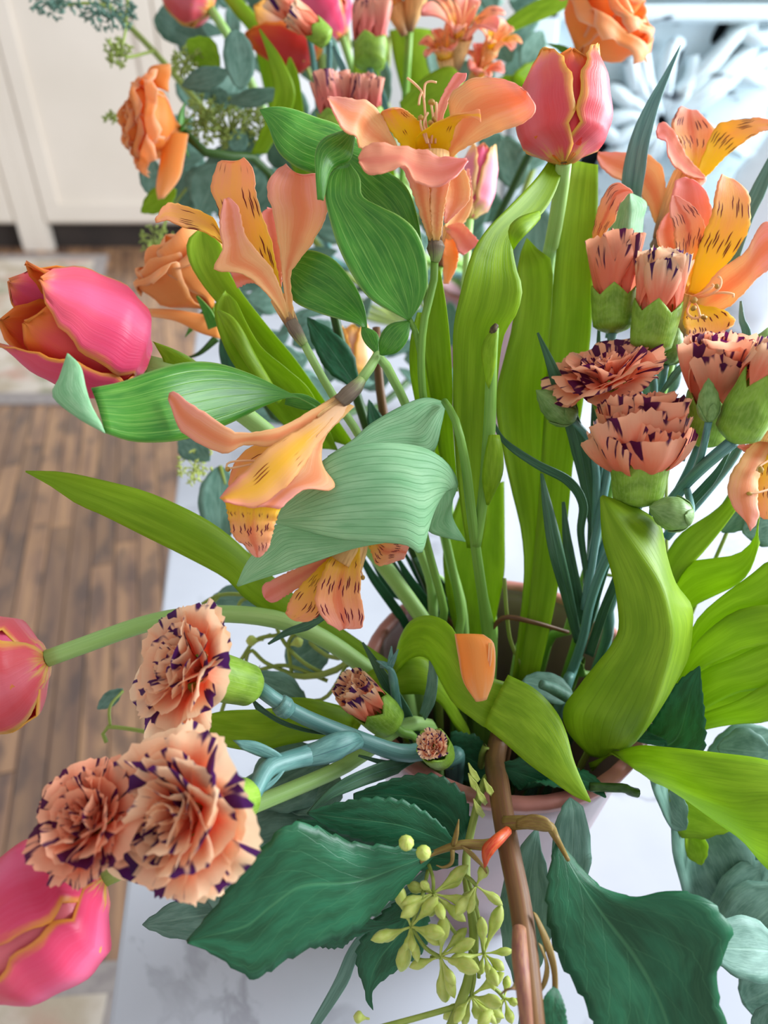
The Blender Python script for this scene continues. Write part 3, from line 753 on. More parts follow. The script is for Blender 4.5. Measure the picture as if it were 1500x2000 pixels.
t = tulip('pink and orange tulip leaning left over the floor, petals parted, curled leaf before it', (286, 712, 33), (22, 585, 29.5), 236, (TP_PINK, TP_RED),
          [(286, 712, 33, 20), (330, 722, 33.5, 20), (420, 770, 34.5, 18), (560, 880, 36, 17), (700, 1040, 38, 16), (850, 1250, 39, 15)], roll=-24, opening=.72, lens=[.92, 1.02, .96, .9, 1.0, .98], inner=.84)
leaf(t, [(298, 667), (335, 680), (365, 694), (395, 714)], [(300, 669), (316, 696), (328, 720), (372, 732)], TUL, d=[32.5, 33, 34], cup=.1, n=14, m=6)
leaf(t, [(392, 445), (366, 470), (370, 512), (400, 562), (450, 622), (500, 690), (550, 750), (640, 860)], [(396, 445), (432, 478), (442, 520), (472, 572), (525, 640), (575, 700), (625, 770), (700, 880)], TUL, d=[37, 36, 36, 37, 38], cup=-.14)
leaf(t, [(440, 567), (422, 590), (420, 622), (436, 672), (456, 712), (500, 770), (600, 880)], [(446, 574), (462, 590), (482, 632), (512, 680), (562, 722), (610, 770), (660, 880)], TUL, d=[35.5, 35, 35, 36, 38], cup=-.16, label='rolled tulip leaf with a nipped tip')
leaf(t, [(424, 608), (442, 645), (470, 695), (500, 740), (540, 790)], [(430, 606), (456, 620), (478, 652), (500, 695), (550, 780)], TUL, d=[34.4, 34, 34.4, 36], cup=.2, n=18, m=6)

t = tulip('pink tulip with yellow base nodding at the end of a long arched pale stem', (92, 1288, 33), (-140, 1352, 32.5), 222, (TP_CORAL, TP_PINK),
          [(92, 1286, 33, 17), (200, 1247, 33.4, 17), (290, 1215, 33.8, 17), (390, 1199, 34.2, 18), (480, 1200, 34.6, 18), (560, 1213, 35.2, 19), (630, 1245, 36, 20), (690, 1285, 37, 20), (740, 1330, 38, 18)], roll=46, opening=.6)
leaf(t, [(50, 920), (120, 922), (200, 938), (290, 962), (380, 1002), (440, 1040), (490, 1085), (560, 1150), (650, 1215), (760, 1290)],
     [(50, 922), (100, 950), (150, 984), (200, 1006), (280, 1046), (360, 1086), (440, 1130), (480, 1170), (560, 1222), (650, 1275), (740, 1340)], TUL, d=[32, 33, 34.5, 36.5, 38.5], dr=[32, 32.5, 34, 36, 38.5], cup=.13, n=34)
leaf(t, [(390, 1400), (440, 1388), (520, 1384), (600, 1372), (680, 1392), (760, 1420)], [(394, 1415), (425, 1452), (500, 1466), (570, 1452), (640, 1442), (760, 1440)], TUL, d=[33.5, 34, 36, 38], cup=.1)
leaf(t, [(560, 1362), (605, 1364), (665, 1378), (760, 1400), (830, 1420)], [(566, 1372), (615, 1415), (680, 1440), (760, 1448), (830, 1450)], TUL, d=[34.6, 35, 37, 38.5], cup=.1)

t = tulip('rosy tulip below the striped carnations, seen large, with an orange petal seam', (200, 1716, 27.5), (-60, 1880, 26), 290, (TP_PINK, TP_CORAL),
          [(200, 1716, 27.6, 18), (300, 1672, 28.2, 18), (430, 1600, 30, 17), (600, 1530, 32.5, 16), (780, 1450, 36, 15)], roll=6, opening=.6)

# leaves of the tulips cut for the centre and right, each on its own flowering stalk
t = tulip('soft pink tulip half hidden behind the open peach alstroemeria', (917, 428, 44), (944, 286, 44), 78, (TP_SOFT, TP_PINK), [(917, 430, 44, 8), (912, 500, 44, 8), (905, 700, 43.6, 8), (915, 1000, 43, 8), (930, 1200, 42.6, 9)], opening=.62)
leaf(t, [(849, 515), (832, 580), (824, 650), (832, 720), (842, 780), (850, 840), (872, 960)], [(860, 530), (872, 600), (880, 680), (884, 760), (884, 830), (895, 960)], TUL, d=[33, 33, 34, 36, 38], cup=-.12)
leaf(t, [(815, 610), (802, 660), (800, 720), (812, 790), (835, 900)], [(828, 610), (836, 680), (844, 760), (856, 830), (870, 920)], TUL, d=[34.5, 34.5, 36, 38], cup=-.1)
leaf(t, [(1172, 972), (1176, 1050), (1192, 1110), (1203, 1160), (1208, 1225), (1192, 1262), (1168, 1292), (1130, 1340), (1100, 1385), (1110, 1430), (1150, 1475)],
     [(1178, 968), (1240, 990), (1285, 1020), (1297, 1055), (1302, 1085), (1320, 1140), (1350, 1182), (1352, 1225), (1345, 1280), (1325, 1322), (1275, 1400), (1215, 1482)], TUL, d=[31, 30.5, 30.5, 31.5, 33.5, 36], dr=[31.3, 32, 32.5, 32.8, 33.5, 36],
     M=[(1176, 968), (1202, 1010), (1252, 1082), (1290, 1142), (1307, 1200), (1310, 1252), (1290, 1330), (1265, 1400), (1235, 1452), (1195, 1482)], dm=[31, 30.2, 29.8, 30.2, 32, 35.8], cup=.06, n=44, m=14, label='broad folded tulip leaf')
leaf(t, [(770, 1300), (780, 1250), (800, 1215), (830, 1202), (862, 1208), (888, 1232), (908, 1275), (950, 1318), (1010, 1340), (1060, 1370)],
     [(765, 1330), (785, 1300), (815, 1282), (840, 1290), (858, 1325), (885, 1372), (918, 1400), (950, 1422), (985, 1425), (1020, 1420)], TUL, d=[37, 35, 33, 32, 32, 33], dr=[36.5, 35, 33, 32, 32, 33], cup=.08)
leaf(t, [(945, 1418), (980, 1446), (1030, 1490), (1080, 1526), (1120, 1554), (1152, 1567)], [(992, 1318), (1045, 1346), (1085, 1388), (1106, 1432), (1122, 1490), (1154, 1566)], TUL, d=[31.6, 31, 30.4, 30, 29.8], dr=[32, 31.6, 31.2, 30.6, 29.8], cup=.1)
leaf(t, [(690, 1335), (720, 1312), (765, 1288), (800, 1278), (838, 1290), (862, 1330), (900, 1400)], [(720, 1380), (750, 1362), (790, 1356), (830, 1358), (862, 1378), (890, 1420), (920, 1450)], TUL, d=[37.5, 36.5, 36, 36.5, 38], cup=.1)

t = tulip('peach and yellow tulip deep among the stems behind the drooping blossom', (690, 748, 46), (690, 636, 46), 78, (TP_PEACH, TP_PEACH), [(690, 750, 46, 8), (720, 850, 47, 8), (790, 1050, 45.4, 8), (870, 1200, 44.4, 8)], opening=.7)
for Lp, Rp, m_, d_ in (
    ([(1640, 1060), (1510, 1092), (1460, 1128), (1405, 1168), (1360, 1212), (1330, 1275), (1260, 1360), (1150, 1440)], [(1642, 1066), (1510, 1184), (1450, 1196), (1400, 1222), (1368, 1262), (1340, 1310), (1270, 1390), (1160, 1460)], TUL, [33, 34, 35.5, 38]),
    ([(1650, 1180), (1510, 1180), (1440, 1192), (1390, 1225), (1355, 1262), (1325, 1320), (1260, 1400), (1160, 1450)], [(1652, 1186), (1510, 1254), (1460, 1264), (1410, 1286), (1370, 1306), (1335, 1340), (1270, 1420), (1170, 1465)], TUL, [32.4, 33.4, 35, 38]),
    ([(1640, 1230), (1510, 1252), (1430, 1286), (1375, 1308), (1340, 1340), (1270, 1400), (1180, 1450)], [(1642, 1236), (1510, 1338), (1450, 1350), (1400, 1372), (1365, 1392), (1290, 1430), (1190, 1470)], TUL, [33.4, 34.2, 35.6, 38]),
    ([(1630, 1320), (1510, 1332), (1440, 1368), (1385, 1388), (1340, 1405), (1270, 1430), (1190, 1460)], [(1632, 1326), (1510, 1404), (1450, 1412), (1400, 1420), (1350, 1432), (1280, 1450), (1200, 1475)], TUL, [33, 34, 35.5, 38]),
    ([(1432, 962), (1392, 1000), (1332, 1040), (1300, 1085), (1260, 1180), (1180, 1350)], [(1446, 985), (1405, 1040), (1365, 1088), (1330, 1125), (1290, 1210), (1210, 1370)], TUL, [36, 36.5, 37, 38.5]),
    ([(1484, 1005), (1474, 1050), (1440, 1082), (1380, 1092), (1335, 1105), (1290, 1180), (1210, 1350)], [(1484, 1060), (1466, 1112), (1440, 1142), (1395, 1164), (1350, 1190), (1310, 1250), (1230, 1370)], TUL, [35, 35.5, 37, 38.5])):
    leaf(t, Lp, Rp, m_, d=d_, cup=.1, n=24)
for Lp, Rp, m_, d_ in (([(1640, 1150), (1520, 1130), (1420, 1190), (1330, 1300), (1220, 1440)], [(1642, 1156), (1520, 1290), (1420, 1310), (1340, 1380), (1230, 1470)], TUL, [36, 37, 38]), ([(1640, 1290), (1520, 1260), (1420, 1310), (1340, 1360), (1230, 1450)], [(1642, 1296), (1520, 1400), (1430, 1415), (1350, 1430), (1240, 1480)], TUL, [36.4, 37, 38])):
    leaf(t, Lp, Rp, m_, d=d_, cup=.1, n=20)
leaf(t, [(1150, 1490), (1235, 1458), (1300, 1459), (1400, 1470), (1510, 1488), (1600, 1540), (1640, 1640)], [(1160, 1510), (1290, 1530), (1340, 1560), (1400, 1606), (1450, 1642), (1510, 1705), (1590, 1720), (1642, 1646)], TUL,
     d=[36, 32.5, 31, 30, 29], dr=[36, 33, 31.5, 30.5, 30], M=[(1155, 1502), (1270, 1515), (1350, 1545), (1430, 1568), (1510, 1562), (1590, 1600), (1641, 1643)], dm=[36, 31.8, 29.8, 29, 28.6], cup=.1, n=30, m=14)

bgT = [('red tulip bud with yellow foot hanging over the bluish eucalyptus', (412, 18, 56), (325, -40, 56), 100, (TP_CORAL, TP_RED), [(412, 18, 56, 9), (440, 60, 56.6, 9), (475, 130, 58, 8), (560, 300, 63, 8), (690, 480, 70, 8)], 20),
       ('glossy pink tulip behind the pale carnation bud', (668, 72, 60.5), (575, -45, 60), 118, (TP_PINK, TP_RED), [(668, 72, 60.5, 8), (690, 140, 62, 8), (740, 300, 67, 8), (836, 430, 74, 8)], 30),
       ('wide open orange and red tulip spread under the pale carnation bud', (628, 106, 53.6), (490, 36, 52.4), 105, (TP_RED, TP_PEACH), [(628, 106, 53.6, 8), (640, 180, 55, 8), (672, 330, 60, 8), (724, 470, 68, 8)], 0)]
for lab, b_, tp, wp, ms, sp, rl in bgT:
    t = tulip(lab, b_, tp, wp, ms, sp, roll=rl, which=2, opening=.95 if 'wide' in lab else .62)
    if 'hanging' in lab:
        leaf(t, [(430, -10), (460, 30), (490, 70), (510, 150), (545, 300)], [(465, -10), (500, 30), (535, 80), (552, 150), (585, 300)], TUL, d=[57.6, 57.6, 58.6, 62], cup=.1)
        leaf(t, [(490, 300), (535, 190), (526, 120), (506, 58)], [(520, 300), (575, 200), (556, 125), (508, 56)], TUL, d=[51.5, 48.8, 48, 48], cup=.1)
    if 'glossy' in lab:
        leaf(t, [(564, 112), (553, 150), (548, 205), (560, 300), (640, 480)], [(568, 112), (584, 150), (592, 205), (610, 300), (690, 480)], TUL, d=[50, 50.4, 52.6, 62], cup=-.1)
        leaf(t, [(690, 110), (690, 160), (700, 260), (740, 450)], [(735, 100), (745, 170), (760, 260), (790, 450)], TUL, d=[57.4, 57.4, 59, 66], cup=-.1)
    if 'wide' in lab:
        leaf(t, [(970, 60), (1000, 30), (1050, 0), (1110, -20)], [(985, 70), (1030, 50), (1090, 25), (1140, -10)], TUL, d=[56, 56, 56], cup=.1)
        leaf(t, [(780, 200), (830, 150), (880, 130), (905, 160)], [(790, 260), (840, 250), (890, 230), (908, 165)], TUL, d=[50, 50, 51], cup=.1)
        leaf(t, [(760, 60), (770, 120), (790, 200), (820, 320)], [(850, 60), (850, 130), (850, 220), (860, 320)], TUL, d=[62.5, 62.5, 64], cup=.1)

# ================================================================ ALSTROEMERIA
# the open blossom at the top
a3n = a3 = thing('alstroemeria', 'drooping peach and yellow alstroemeria facing down beside a broad pale leaf', 'flower', root_in())
a1 = thing('alstroemeria', 'wide open peach alstroemeria with yellow throat, big glossy leaves below it', 'flower', root_in())
f = flower_tube(a1, [(838, 305, 30.8, 40), (841, 345, 30.9, 33), (845, 400, 31.1, 24), (849, 448, 31.2, 17), (850, 472, 31.2, 13)])
ovary(f, [(850, 470, 31.2, 13), (851, 486, 31.2, 18), (851, 500, 31.2, 14), (849, 510, 31.3, 9)])
pet(f, [(800, 318), (775, 285), (742, 222), (716, 198), (690, 194), (640, 188)], [(806, 326), (770, 302), (708, 290), (694, 264), (668, 250), (640, 192)], AO, [31, 30, 29, 29], [31, 30, 28.6, 28.6])
pet(f, [(815, 318), (795, 295), (766, 258), (746, 224), (752, 216), (765, 214)], [(825, 312), (826, 275), (822, 246), (806, 228), (788, 214), (770, 213)], AY, [31, 30, 29.4])
pet(f, [(828, 326), (814, 290), (815, 270), (838, 249), (880, 228), (915, 219), (937, 214)], [(860, 328), (876, 290), (888, 250), (900, 232), (920, 229), (932, 233), (939, 238)], AY, [31, 30, 29, 28.8])
pet(f, [(862, 318), (880, 245), (878, 192), (912, 160), (960, 152), (1003, 162), (1022, 176)], [(866, 325), (900, 292), (966, 260), (1022, 238), (1040, 222), (1044, 205), (1028, 182)], AO, [31, 30, 29.4, 29.2], [31, 30, 29, 28.8])
pet(f, [(700, 308), (711, 290), (731, 279), (772, 285), (825, 293), (863, 307), (912, 310)], [(701, 316), (715, 336), (737, 341), (762, 330), (793, 326), (813, 354), (840, 364), (878, 353), (900, 332), (914, 314)], AOP, [28.6, 28.4, 28.6, 29, 28.6], [28.4, 28, 28.2, 28, 28.4], wave=.03)
pet(f, [(838, 300), (850, 225), (862, 190), (887, 148), (894, 141)], [(850, 300), (868, 218), (880, 186), (906, 156), (911, 143)], AOP, [31.5, 32, 32])
pet(f, [(862, 320), (868, 360), (868, 405), (869, 436)], [(880, 312), (908, 335), (915, 388), (872, 436)], AO, [30.6, 30.4, 30.8])
pet(f, [(838, 470), (815, 400), (795, 345), (782, 325)], [(846, 472), (838, 410), (835, 360), (820, 330)], AO, [31, 30.2, 29.8])
pet(f, [(846, 470), (842, 410), (845, 350), (850, 325)], [(858, 470), (866, 410), (876, 360), (885, 325)], AO, [30.9, 30.2, 29.8])
stamens(f, [[(840, 290, 30.4), (832, 240, 30), (828, 195, 29.8), (823, 178, 29.8), (808, 162, 29.8), (795, 152, 29.8)], [(828, 195, 29.8), (830, 166, 29.8), (840, 159, 29.8), (853, 161, 29.8)], [(824, 180, 29.7), (820, 190, 29.7), (818, 205, 29.7)],
            [(842, 280, 30.2), (846, 235, 30), (842, 203, 30)], [(850, 280, 30.3), (852, 235, 30.2), (852, 200, 30.2)], [(836, 280, 30), (828, 240, 29.8), (836, 220, 29.8)], [(834, 280, 30), (822, 245, 29.8), (822, 225, 29.8)]], 2.4)
for q in ((842, 206, 30, 7, 2, -12), (822, 236, 29.8, 6, 0, -11), (852, 232, 30, 6, -8, 4), (836, 238, 29.8, 5, 8, 3)): anther(f, *q)
stem(a1, [(849, 508, 31.3, 8), (846, 560, 31.5, 8), (832, 606, 31.6, 8), (823, 680, 32, 8), (825, 760, 33, 9), (838, 850, 34.5, 10), (862, 1010, 36.6, 10), (900, 1200, 38.8, 10)], GRN)
leaf(a1, [(797, 626), (760, 606), (720, 581), (690, 540), (660, 480), (642, 420), (635, 380), (640, 346), (662, 326)], [(800, 626), (824, 590), (836, 552), (832, 500), (812, 452), (780, 422), (742, 402), (708, 382), (703, 348), (684, 320)], ALS, d=[31.5, 30.6, 29.8, 29.6, 30.2], cup=-.07, wave=.03, wk=2, n=36, m=12)
leaf(a1, [(690, 300), (740, 325), (790, 360), (812, 410), (824, 470), (828, 530)], [(660, 325), (690, 390), (740, 440), (780, 480), (808, 515), (826, 540)], ALS, d=[32, 31.8, 31.6, 32], cup=-.08)
leaf(a1, [(508, 214), (540, 209), (580, 215), (620, 230), (665, 248), (720, 290)], [(508, 216), (525, 250), (540, 290), (560, 314), (592, 333), (640, 342), (715, 320)], ALS, d=[31, 31, 31.6, 32.4], cup=.08, wave=.02, wk=2)
leaf(a1, [(693, 248), (662, 258), (632, 270), (616, 295), (616, 340), (620, 390)], [(694, 252), (690, 290), (682, 314), (655, 325), (642, 345), (632, 392)], ALS, d=[30, 29.6, 29.4, 29.4], dr=[30, 30.2, 30, 29.4], cup=.14)
leaf(a3n, [(560, 505), (600, 488), (650, 505), (690, 552), (712, 600), (718, 645)], [(555, 540), (572, 586), (620, 610), (670, 625), (700, 634), (716, 648)], ALS, d=[33, 32.6, 32.6, 33], cup=-.08)
leaf(a3n, [(742, 692), (741, 662), (760, 634), (798, 626)], [(748, 694), (776, 688), (796, 664), (801, 630)], ALS, d=[32.2, 31.6, 31.6], cup=.1, n=12, m=6)
leaf(a3n, [(738, 690), (742, 670), (735, 650), (716, 640)], [(732, 690), (714, 672), (706, 655), (706, 640)], ALS, d=[32.4, 32.6, 32.8], cup=.1, n=12, m=6)
tube(a1, [(799, 622, 31.6, 5), (812, 650, 32, 6), (822, 690, 32.2, 7)], GRN, name='leaf_stalk')
tube(a1, [(712, 305, 32.6, 5), (780, 430, 32.6, 6), (826, 535, 32.2, 6), (834, 605, 31.8, 6)], GRN, name='leaf_stalk')

# the trumpet on the left
a2 = thing('alstroemeria', 'peach trumpet alstroemeria with dark flecked yellow petal, in front of the full orange rose', 'flower', root_in())
f = flower_tube(a2, [(545, 582, 32.5, 17), (552, 596, 32.5, 16), (561, 614, 32.5, 14), (571, 634, 32.4, 12)])
ovary(f, [(568, 628, 32.2, 12), (577, 645, 32.2, 14), (586, 660, 32.3, 12), (594, 672, 32.4, 9)])
pet(f, [(500, 520), (465, 480), (432, 452), (414, 424), (371, 406), (338, 397), (320, 404), (303, 430)], [(508, 530), (468, 500), (432, 474), (414, 460), (389, 450), (356, 441), (326, 429), (304, 434)], AI, [33, 32.4, 32, 31.6])
pet(f, [(560, 625), (512, 560), (470, 520), (436, 470), (428, 410), (412, 372), (420, 340), (429, 314), (452, 316)], [(568, 625), (545, 550), (528, 470), (507, 410), (499, 380), (495, 340), (487, 322), (475, 308)], AI, [32.3, 32, 31.8, 31.6], [32.3, 31.8, 31.4, 31.4], wave=.03)
pet(f, [(558, 625), (528, 580), (478, 536), (421, 525), (436, 485), (430, 440), (438, 388)], [(566, 625), (538, 540), (505, 495), (482, 468), (474, 445), (464, 405), (446, 386)], AO, [32.2, 31.4, 30.8, 30.8, 31], [32.2, 31.4, 31, 31, 31.2], wave=.02)
pet(f, [(562, 625), (554, 550), (547, 490), (536, 420), (524, 382), (526, 356), (542, 330), (560, 320)], [(574, 626), (566, 540), (584, 508), (612, 468), (632, 430), (637, 392), (622, 343), (598, 341)], AO, [32.2, 31.8, 31.4, 31.6], cup=-.16)
pet(f, [(556, 615), (508, 548), (472, 530), (448, 528)], [(560, 622), (512, 562), (486, 552), (463, 562)], AO, [32.8, 32.6, 32.6])
pet(f, [(540, 560), (520, 470), (510, 425), (524, 405)], [(550, 560), (548, 480), (545, 440), (538, 408)], AOP, [33.4, 33.6, 33.8])
stem(a2, [(593, 670, 32.4, 8), (620, 720, 33, 9), (655, 780, 34, 10), (695, 840, 35, 11), (745, 930, 36.5, 11), (830, 1100, 38.5, 11)], GRNP)

# the drooping blossom in the middle and its pale leaves
f = flower_tube(a3, [(620, 822, 31.3, 22), (640, 806, 31.4, 20), (656, 793, 31.5, 17), (674, 778, 31.5, 15)])
ovary(f, [(664, 786, 31.3, 15), (680, 770, 31.3, 17), (694, 757, 31.4, 15), (706, 742, 31.6, 10)])
pet(f, [(670, 768), (612, 800), (556, 830), (514, 843), (466, 846), (436, 831), (400, 807), (370, 788), (340, 767), (331, 769)], [(676, 784), (612, 830), (566, 853), (526, 871), (478, 868), (442, 884), (406, 874), (370, 853), (349, 832), (329, 778)], AO, [31.4, 30, 29.2, 28.8, 29], [31.4, 30.2, 29.6, 29.4, 29], cup=.05)
pet(f, [(640, 810), (540, 850), (500, 868), (462, 900), (446, 945)], [(650, 820), (570, 890), (520, 910), (480, 935), (450, 960)], AI, [31.6, 31, 30.6])
pet(f, [(672, 782), (596, 834), (532, 870), (480, 920), (448, 951), (430, 974)], [(682, 795), (624, 860), (584, 920), (548, 960), (505, 990), (438, 980)], AYP, [31.3, 29.6, 29, 28.8], [31.3, 29.4, 28.8, 28.4], cup=.08)
pet(f, [(676, 788), (612, 862), (566, 930), (526, 975), (504, 990)], [(692, 794), (638, 848), (627, 900), (652, 953), (592, 957), (545, 995)], AO, [31.3, 29.6, 29, 28.4], [31.4, 30.4, 30, 29, 28.4], cup=.08)
pet(f, [(440, 976), (447, 1008), (457, 1047), (478, 1064), (500, 1088)], [(550, 985), (540, 1010), (531, 1042), (522, 1070), (507, 1088)], AIR, [28.9, 29, 29.2], cup=.1, wave=.04)
stamens(f, [[(520, 900, 30.2), (470, 900, 30), (445, 905, 30), (442, 918, 30)], [(520, 900, 30.2), (465, 912, 30), (440, 916, 30)]], 2.2)
anther(f, 440, 915, 30, 5, 10, 3)
stem(a3, [(704, 744, 31.6, 10), (724, 716, 32, 10), (740, 694, 32.6, 11), (765, 735, 33.6, 11), (796, 800, 35.6, 11), (836, 920, 38, 11), (880, 1100, 40, 11)], GRNP)
leaf(a3, [(620, 795), (560, 765), (500, 735), (430, 711), (370, 707), (310, 720), (240, 745), (178, 758)], [(620, 798), (575, 776), (520, 792), (460, 822), (400, 847), (340, 862), (262, 863), (205, 846)], ALS, d=[33.6, 32.8, 31, 29.2, 28], cup=.07, n=32)
leaf(a3, [(132, 690), (116, 738), (103, 774), (150, 815), (206, 847)], [(135, 692), (158, 716), (168, 756), (178, 790), (190, 815)], ALSP, d=[27.3, 27.2, 27.5, 27.9], cup=.1, n=16, m=6, label='curled back leaf tip')
leaf(a3, [(560, 768), (600, 772), (640, 800), (655, 830)], [(556, 790), (590, 800), (620, 805), (655, 832)], ALS, d=[33.8, 34, 34.6], cup=.1, n=12, m=6)
pl = leaf(a3, [(872, 786), (830, 777), (782, 794), (722, 829), (690, 858), (640, 892)], [(870, 790), (862, 830), (846, 882), (800, 876), (740, 872), (680, 880)], ALSP, d=[33, 32.4, 31.6, 31], cup=.06)
leaf(a3, [(532, 1010), (585, 948), (640, 893), (700, 869), (770, 865), (832, 876), (876, 908), (893, 948)], [(530, 1020), (600, 1038), (660, 1052), (720, 1058), (790, 1064), (823, 1080), (838, 1020), (852, 960)], ALSP, d=[31.4, 30.6, 30.2, 30.2, 31, 32], dr=[31.4, 30.4, 29.8, 29.6, 30.4, 31.4], cup=.1, n=34, m=14, label='broad pale ribbed leaf underside')
leaf(a3, [(862, 893), (882, 915), (894, 946), (884, 976), (884, 1012), (908, 1056)], [(850, 930), (848, 970), (843, 1005), (836, 1036), (870, 1050), (908, 1058)], ALSP, d=[31.4, 32, 33, 34, 36], cup=.12)
leaf(a3, [(462, 1143), (482, 1098), (520, 1050), (548, 1022), (640, 1036), (750, 1056)], [(465, 1146), (510, 1131), (560, 1116), (620, 1096), (690, 1072), (752, 1060)], ALSP, d=[31.6, 31.8, 32, 32], cup=.05)
stem(a3, [(868, 784, 32.6, 7), (890, 822, 31.4, 10), (908, 900, 31.6, 11), (918, 980, 33, 12), (928, 1060, 34.6, 18), (942, 1160, 37, 22), (955, 1240, 38.8, 20)], GRN)
tube(a3, [(966, 640, 30.6, 9), (960, 720, 31, 12), (955, 850, 32, 13), (945, 960, 33.2, 11), (930, 1064, 34.6, 10)], GRN, name='stem')
leaf(a3, [(968, 640), (948, 660), (940, 690), (948, 740)], [(972, 642), (970, 680), (966, 720), (955, 760)], TUL, d=[30.4, 30.5, 30.9], n=10, m=5)
tube(a3, [(960, 652, 30.5, 6), (966, 640, 30.4, 8), (970, 634, 30.4, 5)], DRY, name='cut_stub', seg=7, label='dried brown cut end')
leaf(a3, [(955, 850), (945, 900), (942, 940), (950, 985)], [(975, 850), (982, 885), (980, 930), (955, 985)], TUL, d=[31.2, 31.2, 33], n=12, m=6, cup=.25)

# the blossom hanging under the pale leaf
a4 = thing('alstroemeria', 'hanging yellow and pink alstroemeria seen below the broad pale leaf', 'flower', root_in())
f = flower_tube(a4, [(668, 1095, 33.6, 44), (690, 1060, 33.6, 32), (712, 1020, 33.8, 17), (724, 1000, 34, 11)])
ovary(f, [(722, 1004, 34, 11), (732, 988, 34, 14), (742, 974, 34.2, 9)])
pet(f, [(650, 1080), (575, 1113), (532, 1134), (513, 1146), (516, 1166)], [(655, 1095), (584, 1146), (560, 1161), (534, 1176), (519, 1170)], AOP, [33.6, 33, 32.8])
pet(f, [(655, 1080), (602, 1130), (572, 1165), (560, 1194), (564, 1204)], [(665, 1090), (628, 1150), (626, 1195), (602, 1212), (578, 1212)], AI, [33.5, 32.6, 32.2])
pet(f, [(662, 1060), (628, 1126), (617, 1160), (622, 1190), (640, 1216), (664, 1232)], [(702, 1062), (703, 1120), (703, 1160), (709, 1195), (705, 1226), (678, 1228)], AIR, [33, 32, 31.6, 31.8], wave=.03)
pet(f, [(730, 1040), (752, 1050), (782, 1052), (799, 1069)], [(715, 1045), (728, 1085), (742, 1104), (790, 1090)], AIR, [33.6, 33, 33])
stamens(f, [[(690, 1080, 33.4), (705, 1115, 33), (709, 1128, 33)]], 2); anther(f, 704, 1128, 33, 5, 9, 0)
stem(a4, [(741, 976, 34.2, 7), (775, 950, 35, 8), (810, 980, 36, 9), (838, 1080, 37, 9), (868, 1200, 38.2, 9)], GRN)

# the two blossoms at the right and the drooping one at the edge
a5 = thing('alstroemeria', 'pink peach alstroemeria in front of the carved white panel, petals cupped upward', 'flower', root_in())
f = flower_tube(a5, [(1338, 345, 37.2, 24), (1326, 368, 37.2, 22), (1308, 408, 37.3, 17), (1292, 445, 37.4, 13), (1286, 466, 37.5, 10)])
ovary(f, [(1287, 464, 37.5, 9), (1282, 480, 37.6, 13), (1277, 496, 37.7, 7)])
pet(f, [(1345, 350), (1332, 285), (1312, 246), (1321, 222), (1331, 208), (1345, 214)], [(1362, 350), (1386, 290), (1395, 254), (1374, 229), (1362, 216), (1350, 216)], AIR, [37.2, 37.6, 38])
pet(f, [(1358, 345), (1396, 253), (1420, 238), (1455, 233), (1485, 231), (1520, 240)], [(1376, 348), (1420, 302), (1456, 274), (1482, 258), (1505, 251), (1520, 250)], AI, [37, 36.4, 36.4])
pet(f, [(1378, 346), (1342, 306), (1322, 266), (1302, 242), (1288, 242), (1282, 258)], [(1378, 350), (1346, 342), (1316, 322), (1305, 300), (1302, 276), (1284, 269)], AOP, [36.6, 36, 36])
pet(f, [(1300, 440), (1300, 370), (1293, 330), (1272, 306), (1242, 300), (1168, 297)], [(1284, 445), (1262, 392), (1225, 360), (1186, 336), (1172, 320), (1167, 302)], AO, [37.4, 37.6, 38.2, 38.4])
pet(f, [(1350, 370), (1362, 340), (1376, 345), (1378, 352)], [(1330, 380), (1345, 372), (1362, 366), (1374, 358)], AO, [36.8, 36.6, 36.8])
pet(f, [(1178, 505), (1155, 500), (1160, 450), (1172, 400), (1190, 366), (1210, 358), (1234, 373)], [(1182, 505), (1174, 490), (1177, 460), (1200, 430), (1208, 402), (1225, 380), (1236, 376)], AIR, [36.2, 35.2, 34.8])
stem(a5, [(1278, 494, 37.7, 8), (1270, 580, 38, 8), (1240, 760, 38.4, 8), (1180, 1000, 39, 9), (1100, 1250, 39.6, 9)], GRN)
leaf(a5, [(1178, 490), (1192, 440), (1212, 392), (1229, 377)], [(1252, 490), (1256, 430), (1262, 396), (1232, 377)], ALSP, d=[37, 36.4, 36], cup=.1, M=[(1222, 490), (1226, 440), (1228, 400), (1230, 377)], dm=[36.4, 35.8, 35.6])
a6 = thing('alstroemeria', 'large orange alstroemeria facing out with dark dashes, behind the carnation buds', 'flower', root_in())
f = flower_tube(a6, [(1358, 560, 35, 34), (1350, 590, 35.6, 26), (1335, 640, 36.6, 14), (1328, 660, 37, 10)])
ovary(f, [(1329, 656, 37, 9), (1322, 675, 37.2, 13), (1315, 694, 37.4, 7)])
pet(f, [(1340, 560), (1322, 480), (1312, 408), (1318, 362), (1326, 350), (1342, 346)], [(1362, 545), (1390, 428), (1386, 396), (1379, 376), (1366, 360), (1352, 350)], AOP, [35, 34.6, 34.6])
pet(f, [(1342, 560), (1322, 500), (1317, 440), (1308, 412), (1314, 382)], [(1356, 550), (1366, 480), (1376, 442), (1352, 402), (1320, 382)], AIR, [34.8, 34, 33.8])
pet(f, [(1345, 570), (1366, 482), (1390, 424), (1396, 386), (1404, 356), (1410, 340)], [(1362, 575), (1415, 520), (1452, 468), (1465, 428), (1459, 374), (1432, 350)], AI, [34.8, 33.8, 33.6, 34], cup=-.06)
pet(f, [(1358, 590), (1402, 532), (1456, 492), (1486, 441), (1520, 432)], [(1376, 612), (1416, 602), (1446, 578), (1482, 540), (1520, 515)], AO, [34.6, 33.6, 33.2])
pet(f, [(1346, 590), (1336, 622), (1344, 652), (1362, 672)], [(1368, 596), (1412, 606), (1434, 630), (1402, 654)], AI, [34.2, 33.6, 33.4])
